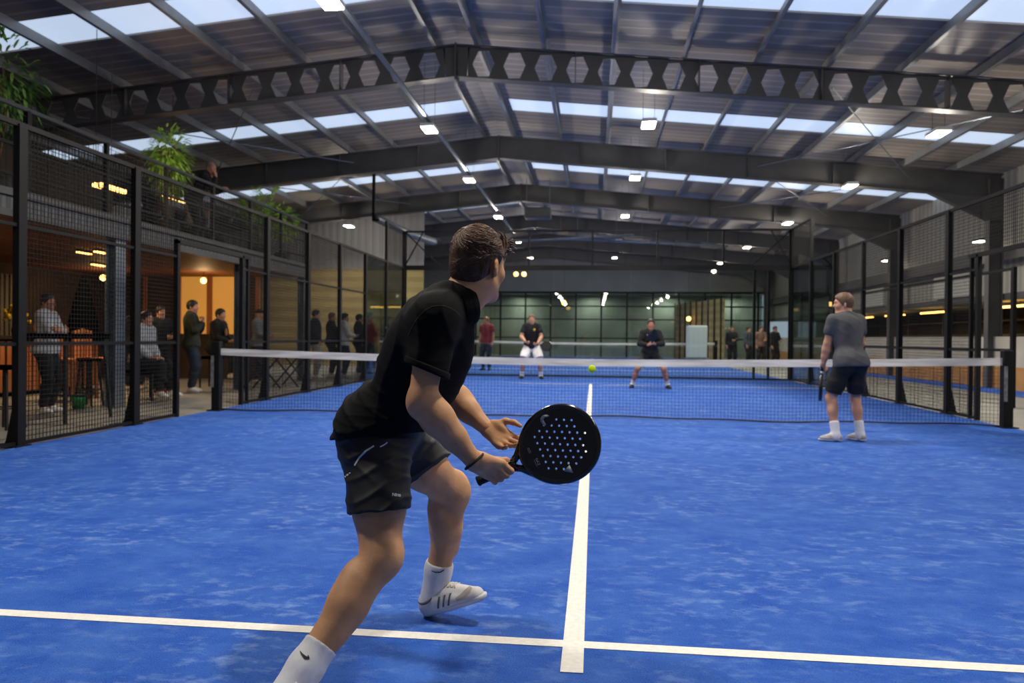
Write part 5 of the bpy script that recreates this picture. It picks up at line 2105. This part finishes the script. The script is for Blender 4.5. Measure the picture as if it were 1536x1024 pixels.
    # pendants over the far spectators
    for i, u in enumerate((566, 592)):
        q = at(u, 460.5, 27.4)
        r = thing('linear_pendant', ['long warm pendant lamp above the far spectators', 'warm pendant lamp right of the long one above the far spectators'][i], 'lamp', tuple(q), 0, 'linear pendants by the cream wall')
        MB().box(q[0] - .24, q[0] + .24, q[1] - .06, q[1] + .06, q[2] - .03, q[2] + .03).build('shade', mat('pendant_glow', '#ffcf7a', .5, emit='#ffbf4a', estr=4), r, bevel=.02)
        for s_ in (-.18, .18):
            MB().tube([(q[0] + s_, q[1], q[2] + .03), (q[0] + s_, q[1], roofz(q[0]) - .25)], .005, 5).build('cord', M_POT, r)
    for i, (u, v, d) in enumerate(((774, 411, 40), (786, 411, 40), (1033, 478, 41), (846, 454, 42))):
        q = at(u, v, d)
        r = thing('globe_lamp', ['left one of the twin warm globe lamps far behind the glass wall', 'right one of the twin warm globe lamps far behind the glass wall', 'warm globe lamp low behind the crouching far player', 'warm globe lamp behind the far player in white shorts'][i], 'lamp', tuple(q), 0, 'globe lamps behind the glass')
        MB().ball(q, .13, 12, 8).build('globe', M_WARM, r, smooth=True)
        MB().tube([(q[0], q[1], q[2] + .13), (q[0], q[1], roofz(q[0]) - .25)], .01, 5).build('cord', M_POT, r)
    # right side: bar strip lights and a planter box on the white wall
    for i, (u, v, d) in enumerate(((1405, 461, 24.5), (1365, 463, 27.5), (1480, 453, 20.0), (1330, 470, 30.5))):
        q = at(u, v, d)
        q[0] = WR + .7
        r = thing('bar_strip_light', ['warm strip light over the right bar, second from the far end', 'warm strip light over the right bar, third from the far end', 'nearest warm strip light over the right bar', 'farthest warm strip light over the right bar'][i], 'lamp', (q[0], q[1], 2.1), 0, 'strip lights over the right bar')
        MB().box(q[0] - .05, q[0] + .05, q[1] - .8, q[1] + .8, 2.08, 2.13).build('tube', M_WARM, r)
        for s_ in (-.5, .5):
            MB().tube([(q[0], q[1] + s_, 2.13), (q[0], q[1] + s_, 2.25)], .008, 5).build('hanger', M_POT, r)
        area('right_bar_light', (q[0], q[1], 2.06), .1, 26, (1, .72, .4), 170, size_y=1.6)
    r = thing('bar_shelving', 'dark shelving along the back of the right bar', 'shelving', (WR + 2.3, 18, 0))
    for z in (.9, 1.35, 1.8):
        MB().box(WR + 2.2, WR + 2.55, 6, 33, z, z + .05).build('board', M_STEEL, r)
    for y in np.arange(6, 34, 3.0):
        MB().box(WR + 2.2, WR + 2.55, y - .03, y + .03, 0, 2.2).build('upright', M_STEEL, r)
    # wall lamps on the right cladding
    for i, (u, v, y) in enumerate(((1478, 361.5, 9.9), (1331, 355, 16.1))):
        x = WR - .5
        z = 3.75 if i == 0 else 3.9
        Y = y
        r = thing('wall_lamp', ['bright floodlight on the right wall beam by the gate', 'floodlight on the right wall beam farther back'][i], 'lamp', (x, Y, z), 0, 'floodlights on the right wall')
        MB().box(x - .12, x + .12, Y - .2, Y + .2, z, z + .06).build('housing', M_STEEL, r)
        MB().box(x - .1, x + .1, Y - .18, Y + .18, z - .012, z).build('lens', bpy.data.materials['lamp_lens'], r)
        MB().bar((x + .1, Y, z + .03), (WR - .2, Y, z + .03), .04).build('bracket', M_STEEL, r)
    # pale cabinet on the far court
    q = at(1045, 500, 33)
    x, y = q[0], q[1]
    r = thing('cabinet', 'pale boxy cabinet on wheels standing on the far court', 'cabinet', (x, y, 0))
    MB().box(x - .42, x + .42, y - .4, y + .4, .3, 1.75).build('casing', mat('pale_casing', '#b9c4bf', .6), r, bevel=.06)
    MB().box(x - .5, x + .5, y - .45, y + .45, .2, .3).build('tray', M_GALV, r)
    for i in (-1, 1):
        for j in (-1, 1):
            MB().tube([(x + .4 * i - .03, y + .36 * j, .1), (x + .4 * i + .03, y + .36 * j, .1)], .1, 12).build('wheel', M_RUB, r)
# ------------------------------------------------------------------ everyone else
def cloth(name, c, r=.85):
    return mat(name, c, r, noise=(9, .15))


def to_world(loc, heading, p):
    c, s = math.cos(heading), math.sin(heading)
    return np.array((loc[0] + p[0] * c - p[1] * s, loc[1] + p[0] * s + p[1] * c, loc[2] + p[2]))


def dir_world(heading, p):
    return to_world((0, 0, 0), heading, p)


def ground_at(u, d):
    v = 512 + 0.
    r = _fw + _r2 * (u - 768) / F_PX
    p = CAM + r * d
    return (float(p[0]), float(p[1]), 0.)


def people():
    V = lambda *a: np.array(a, float)
    BK, BK2 = cloth('cloth_black', '#101013'), cloth('cloth_charcoal', '#1b1c20')
    NAVY, OLIVE, JEAN = cloth('cloth_navy', '#1a1f2e'), cloth('cloth_olive', '#2a2f20'), cloth('cloth_denim', '#1f2c3e')
    WHITE, GREY, LGREY = cloth('cloth_white', '#eeece8'), cloth('cloth_heather', '#4a4b4f'), cloth('cloth_light_grey', '#a9adb2')
    BEIGE, RED, STONE = cloth('cloth_stone', '#9c9a92'), cloth('cloth_red', '#7c2630'), cloth('cloth_grey_blue', '#3e4650')
    WS = mat('shoe_white', '#d8d6d2', .6)
    BS = mat('shoe_black', '#17171a', .6)
    base = dict(eye=M_EYE, sockm=M_SOCK, shoe=WS)

    def sp(**k):
        d = dict(base)
        d.update(k)
        return d
    # --- partner on the right, by the net
    loc, hd = (2.93, -1.80, 0), .30
    cu = dict(curl=(.9, 1., .7))
    J = pose(1.70, lean=.16, crouch=.015, stance=.155, head=-1.05, nod=.02, step=.0,
             armL=((-.21, .19, .80), (-.6, -.8, 0), (V(.25, .55, -.6), V(.8, .2, 0), V(0, .9, .4), cu)),
             armR=((.20, .24, .90), (.75, -.75, -.1), (V(-.5, .75, 0), V(-.6, 0, -.6), V(0, .5, .8), cu)))
    J['toeL'], J['toeR'] = V(-.95, .55, 0), V(-.25, 1, 0)
    J['rl'] = .93
    human('player in grey tee and black shorts standing at the right end of the net', loc, hd, J,
          sp(skin=M_SKIN2, hair=M_HAIRL, style='short', top=('tee', GREY), bottom=('shorts', BK), sock=.36, short_len=.80, loose=.006, short_e=.015, short_loose=.008, sole=M_SOLE, shoe=mat('shoe_grey_white', '#a9a6a2', .6, noise=(30, .3))), h=.009)
    w = to_world(loc, hd, J['wrL'] + V(.02, .03, -.07))
    racket(w + dir_world(hd, V(-.02, -.02, .09)), V(.02, .22, -.95), V(.95, -.31, 0), 'racket held low by the player in the grey tee', detail=False)
    # --- opponents facing us
    loc, hd = (-1.64, 9.85, 0), math.pi + .05
    J = pose(1.86, lean=.22, crouch=.06, stance=.26, head=-.05, nod=.05,
             armR=((.16, .32, 1.02), (.8, -.6, -.3), (V(-.5, .7, -.4), V(-.5, 0, .6), V(.0, .6, .7), cu)),
             armL=((-.17, .32, .98), (-.8, -.6, -.3), (V(.5, .7, -.4), V(.5, 0, .6), V(.0, .6, .7), cu)))
    o1 = human('far player in black tee and white shorts waiting with a racket', loc, hd, J,
               sp(skin=M_SKIN2, hair=M_HAIRL, top=('tee', BK), bottom=('shorts', WHITE), shoe=BS, sock=.30, short_len=.82), h=.010)
    b = local_mb()
    b.ball(J['N'] + V(-.075, .165, -.15), (.03, .02, .036), 10, 8)
    b.build('chest_badge', mat('badge_yellow', '#c9a52a', .5), o1, smooth=True)
    w = to_world(loc, hd, J['wrL'] + V(.03, .07, -.04))
    racket(w + V(-.03, 0, .02), dir_world(hd, V(-.75, .25, -.12)), V(.1, -1, .15), 'racket held low by the far player in white shorts', detail=False)
    loc, hd = (1.36, 6.78, 0), math.pi
    J = pose(1.74, lean=.26, crouch=.13, stance=.40, head=.06, nod=.02,
             armR=((.075, .34, 1.0), (.9, -.5, -.5), (V(-.5, .6, .3), V(-.6, 0, 0), V(0, .1, 1), cu)),
             armL=((-.075, .34, 1.02), (-.9, -.5, -.5), (V(.5, .6, .3), V(.6, 0, 0), V(0, .1, 1), cu)))
    o2 = human('far player in black long-sleeved top crouching wide with a racket held up', loc, hd, J,
               sp(skin=M_SKIN3, hair=M_HAIRD, top=('long', BK), bottom=('shorts', BK2), shoe=BS, sock=.26, short_len=.66), h=.010)
    b = local_mb()
    pts = [J['N'] + V(x, .175 - 1.2 * x * x, -.10) for x in (-.10, -.085, -.05, -.03, .03, .05, .085, .10)]
    for i in (0, 2, 4, 6):
        b.bar(pts[i], pts[i + 1], .03, .03)
    b.build('chest_print', M_SILVER, o2)
    w = to_world(loc, hd, (J['wrL'] + J['wrR']) / 2 + V(0, .05, -.03))
    racket(w + V(0, 0, -.06), V(.06, -.35, .9), V(.75, -.6, -.3), 'racket held upright by the crouching far player', detail=False)
    # --- spectators beside the court, standing
    dr = -math.pi / 2            # facing the court (+X)
    S = []
    S.append(('man in pale grey jacket with folded arms behind the high table', ground_at(70, 10.5), dr + .25, pose(1.69, head=.3, armL='cross', armR='cross'), sp(skin=M_SKIN3, hair=M_HAIRD, top=('long', LGREY), bottom=('trousers', BK))))
    S.append(('man in olive jacket and jeans with white shoes, hand raised to his chest', (-7.78, 3.2, 0), dr + .35, pose(1.80, head=.2, armL='chest', armR='chest', stance=.09), sp(skin=M_SKIN2, hair=M_HAIRD, top=('long', OLIVE), bottom=('trousers', JEAN), loose=.02)))
    # group at the far left of the court
    G = [('man in dark jacket and pale stone trousers among the far spectators', 473, 19.7, 1.82, 'pocket', 'pocket', NAVY, BEIGE, .1, M_HAIRD),
         ('man in black jacket and black trousers beside the one in stone trousers', 497, 20.6, 1.78, 'front', 'front', BK2, BK, .2, M_HAIRL),
         ('man in white sweatshirt and dark jeans watching with hands joined', 516, 20.3, 1.76, 'front', 'front', WHITE, JEAN, .2, M_HAIRD),
         ('person in navy coat behind a fence post among the far spectators', 538, 21.2, 1.76, 'hang', 'pocket', NAVY, BK, 0., M_HAIRD),
         ('man in grey-blue top looking at his hands beside the navy coat', 553, 20.6, 1.80, 'front', 'front', STONE, JEAN, .2, M_HAIRD),
         ('person in black by the far corner post of the court', 580, 22.2, 1.74, 'cross', 'cross', BK, BK, .2, M_HAIRD),
         ('person in pale green top partly behind the near player', 592, 23.6, 1.70, 'hang', 'hang', cloth('cloth_sage', '#7d9488'), BK, .2, M_HAIRL)]
    for lab, u, d, H, a1, a2, t, bt, hd_, hr in G:
        S.append((lab, ground_at(u, d), dr + .5, pose(H, head=hd_, armL=a1, armR=a2, stance=.09), sp(skin=M_SKIN2, hair=hr, top=('long', t), bottom=('trousers', bt), loose=.02)))
    S.append(('person in dark red top and dark jeans on the far court behind the glass', ground_at(730, 25.4), math.pi * .9, pose(1.84, head=.4, armL='hang', armR='hang'), sp(skin=M_SKIN3, hair=M_HAIRL, top=('tee', RED), bottom=('trousers', JEAN), shoe=BS)))
    S.append(('person in grey hooded top and dark cap behind the folding tables', ground_at(388, 17.4), dr, pose(1.74, armL='front', armR='front'), sp(skin=M_SKIN2, hair=BK, style='cap', top=('hood', cloth('cloth_hoodie', '#7f8286')), bottom=('trousers', BK2))))
    S.append(('woman in black with hair in a bun standing by the bar', ground_at(240, 14.0), dr - .5, pose(1.66, armL='front', armR='hang'), sp(skin=M_SKIN2, hair=M_HAIRD, style='bun', top=('long', BK), bottom=('trousers', BK))))
    S.append(('woman in black with long dark hair at the bar counter', ground_at(203, 15.0), dr + 2.4, pose(1.72, armL='front', armR='front'), sp(skin=M_SKIN3, hair=M_HAIRD, style='long', top=('long', BK2), bottom=('trousers', BK))))
    for i, (u, d, t) in enumerate(((1098, 31.5, BK), (1141, 32.0, cloth('cloth_tan', '#7a5a4a')), (1162, 31.0, BK2), (1122, 33.0, STONE))):
        S.append((['person in black by the right end of the far court', 'person in tan top standing right of a glass post at the far end', 'person in charcoal by the right back corner of the court', 'person in grey-blue between the two glass posts far right'][i],
                  ground_at(u, d), math.pi + .3 * i, pose(1.72, armL='front', armR='hang'), sp(skin=M_SKIN2, hair=M_HAIRD, top=('long', t), bottom=('trousers', BK), shoe=BS)))
    for lab, loc, hd, J, k in S:
        human(lab, loc, hd, J, k, h=.0125, group='spectators')
    # --- seated people
    seats = []
    J = pose(1.76, seat=.60, lean=.12, head=.15, armL='lap', armR='lap')
    human('seated man in pale jacket, dark trousers and white shoes', (-7.45, 1.08, 0), dr, J, sp(skin=M_SKIN2, hair=M_HAIRD, top=('long', LGREY), bottom=('trousers', BK), loose=.02), h=.0115, group='spectators')
    seats.append((-7.45, 1.08, .60, 'black box bench under the seated man in the pale jacket'))
    J = pose(1.68, seat=.58, lean=.18, head=.2, armL='lap', armR='lap')
    human('seated person in black with pink shoes beside the man in the pale jacket', (-7.88, 1.72, 0), dr, J, sp(skin=M_SKIN3, hair=M_HAIRD, style='long', top=('long', BK), bottom=('trousers', BK), shoe=mat('shoe_pink', '#a8575c', .6)), h=.0115, group='spectators')
    seats.append((-7.88, 1.72, .545, 'black box bench under the person with pink shoes'))
    J = pose(1.84, seat=.74, lean=.16, head=.1, armL='front', armR='front')
    o3 = human('man in black sweatshirt with an orange chest print perched on a stool', (-8.05, 4.62, 0), dr, J, sp(skin=M_SKIN2, hair=M_HAIRD, top=('long', BK), bottom=('trousers', BK2), loose=.02), h=.0115, group='spectators')
    b = local_mb()
    b.ball(J['N'] + V(0, .16, -.22), (.055, .02, .085), 12, 10)
    b.build('chest_print', mat('print_orange', '#b07a4a', .7), o3, smooth=True)
    seats.append((-8.05, 4.62, .74, 'black box stool under the man with the orange chest print'))
    for x, y, z, lab in seats:
        r = thing('box_seat', lab, 'seat', (x, y, 0), 0, 'box seats by the fence')
        MB().box(x - .26, x + .1, y - .22, y + .22, z - .13, z - .07).build('seat', M_DARKCLOTH, r, bevel=.01)
        for i in (-.23, .07):
            for j in (-.19, .19):
                MB().box(x + i - .015, x + i + .015, y + j - .015, y + j + .015, 0, z - .13).build('leg', M_POT, r)
    # --- on the gallery
    J = pose(1.80, lean=.55, crouch=.01, head=.35, nod=.0, armR='chin', armL=((-.20, .46, 1.22), (-.7, .2, -.8), (V(.6, .6, 0), V(0, 0, -1), V(.3, .8, 0), dict(curl=(.6, .7, .5)))))
    human('man in black jumper leaning on the gallery railing, chin on his hand', (-7.84, 3.45, 2.88), dr + .15, J, sp(skin=M_SKIN3, hair=M_GREYH, style='buzz', top=('long', BK), bottom=('trousers', BK2)), h=.011, group='people on the gallery')
    for i, (u, t) in enumerate(((408, STONE), (432, cloth('cloth_pale', '#8c8680')), (345, BK2))):
        q = at(u, 330, (15.6, 16.6, 14.6)[i])
        J = pose(1.70, seat=.46, lean=.1, armL='lap', armR='front')
        loc = (-9.0 + (.45, -.3, 0)[i], float(q[1]) + (.1, .9, .5)[i], 2.88)
        human(['seated person in grey-blue behind the gallery railing under the bright palm', 'seated person in pale top at the far end of the gallery', 'seated person in charcoal right of the leaning man on the gallery'][i], loc, dr + 1.2 - i, J, sp(skin=M_SKIN2, hair=M_HAIRD, top=('long', t), bottom=('trousers', BK)), h=.014, group='people on the gallery')
        r = thing('gallery_chair', ['black chair under the person in grey-blue on the gallery', 'black chair under the person in the pale top on the gallery', 'black chair under the person in charcoal on the gallery'][i], 'chair', loc, 0, 'gallery chairs')
        x, y, z = loc
        MB().box(x - .22, x + .22, y - .22, y + .22, z + .30, z + .36).build('seat', M_DARKCLOTH, r)
        MB().box(x - .26, x - .23, y - .22, y + .22, z + .36, z + .85).build('backrest', M_DARKCLOTH, r)
        for ii in (-.2, .2):
            for jj in (-.2, .2):
                MB().box(x + ii - .015, x + ii + .015, y + jj - .015, y + jj + .015, z, z + .30).build('leg', M_POT, r)
EXPO = 0.0
setting()
enclosure()
net(0, 'court net with white top tape across the blue court in front of the player')
net(24, 'far net with white tape on the next court behind the glass', hw=5.6, fine=False, zc=.93, ze=1.0)
lamps(120)
ceiling_gear()
side_barrier()
gallery()
gallery_things()
people()
J, PL, ha, gc, n_cam, dn = near_player()
butt = at(716, 722, 2.445)
ax = at(893, 642, 2.42) - butt
fn = -VIEW(at(838, 668, 2.42)) + unit(ax) * -.12
racket(butt, ax, fn, 'black padel racket gripped by the near player, silver marks on its face', scale=.935)
b = MB().ball(at(888, 553, 6.5), .034, 24, 16)
o = b.build('tennis_ball', mat('ball_felt', '#c6e01a', .9, bump=(200, .3, .002)), smooth=True)
tag(o, 'bright yellow ball in flight above the net', 'ball')
# ------------------------------------------------------------------ camera, world, view
cd = bpy.data.cameras.new('camera')
cd.sensor_fit = 'HORIZONTAL'
cd.sensor_width = 36
cd.lens = F_PX / 1536 * 36
cd.clip_end = 200
cd.clip_start = .05
cd.dof.use_dof = True
cd.dof.focus_distance = 2.55
cd.dof.aperture_fstop = 3.6
co = bpy.data.objects.new('camera', cd)
COL.objects.link(co)
Mx = Matrix([[_r2[0], _u2[0], -_fw[0], CAM[0]], [_r2[1], _u2[1], -_fw[1], CAM[1]], [_r2[2], _u2[2], -_fw[2], CAM[2]], [0, 0, 0, 1]])
co.matrix_world = Mx
SC.camera = co
w = bpy.data.worlds.new('world')
SC.world = w
w.use_nodes = True
w.node_tree.nodes['Background'].inputs['Color'].default_value = (.55, .65, .8, 1)
w.node_tree.nodes['Background'].inputs['Strength'].default_value = .6
SC.view_settings.view_transform = 'Standard'
SC.view_settings.look = 'None'
SC.view_settings.gamma = 1
SC.view_settings.use_curve_mapping = False
SC.view_settings.exposure = EXPO
SC.cycles.use_denoising = True
SC.cycles.max_bounces = 8
SC.cycles.diffuse_bounces = 3
SC.cycles.glossy_bounces = 3
SC.cycles.transparent_max_bounces = 24
SC.cycles.sample_clamp_indirect = 6
SC.cycles.caustics_reflective = False
SC.cycles.caustics_refractive = False
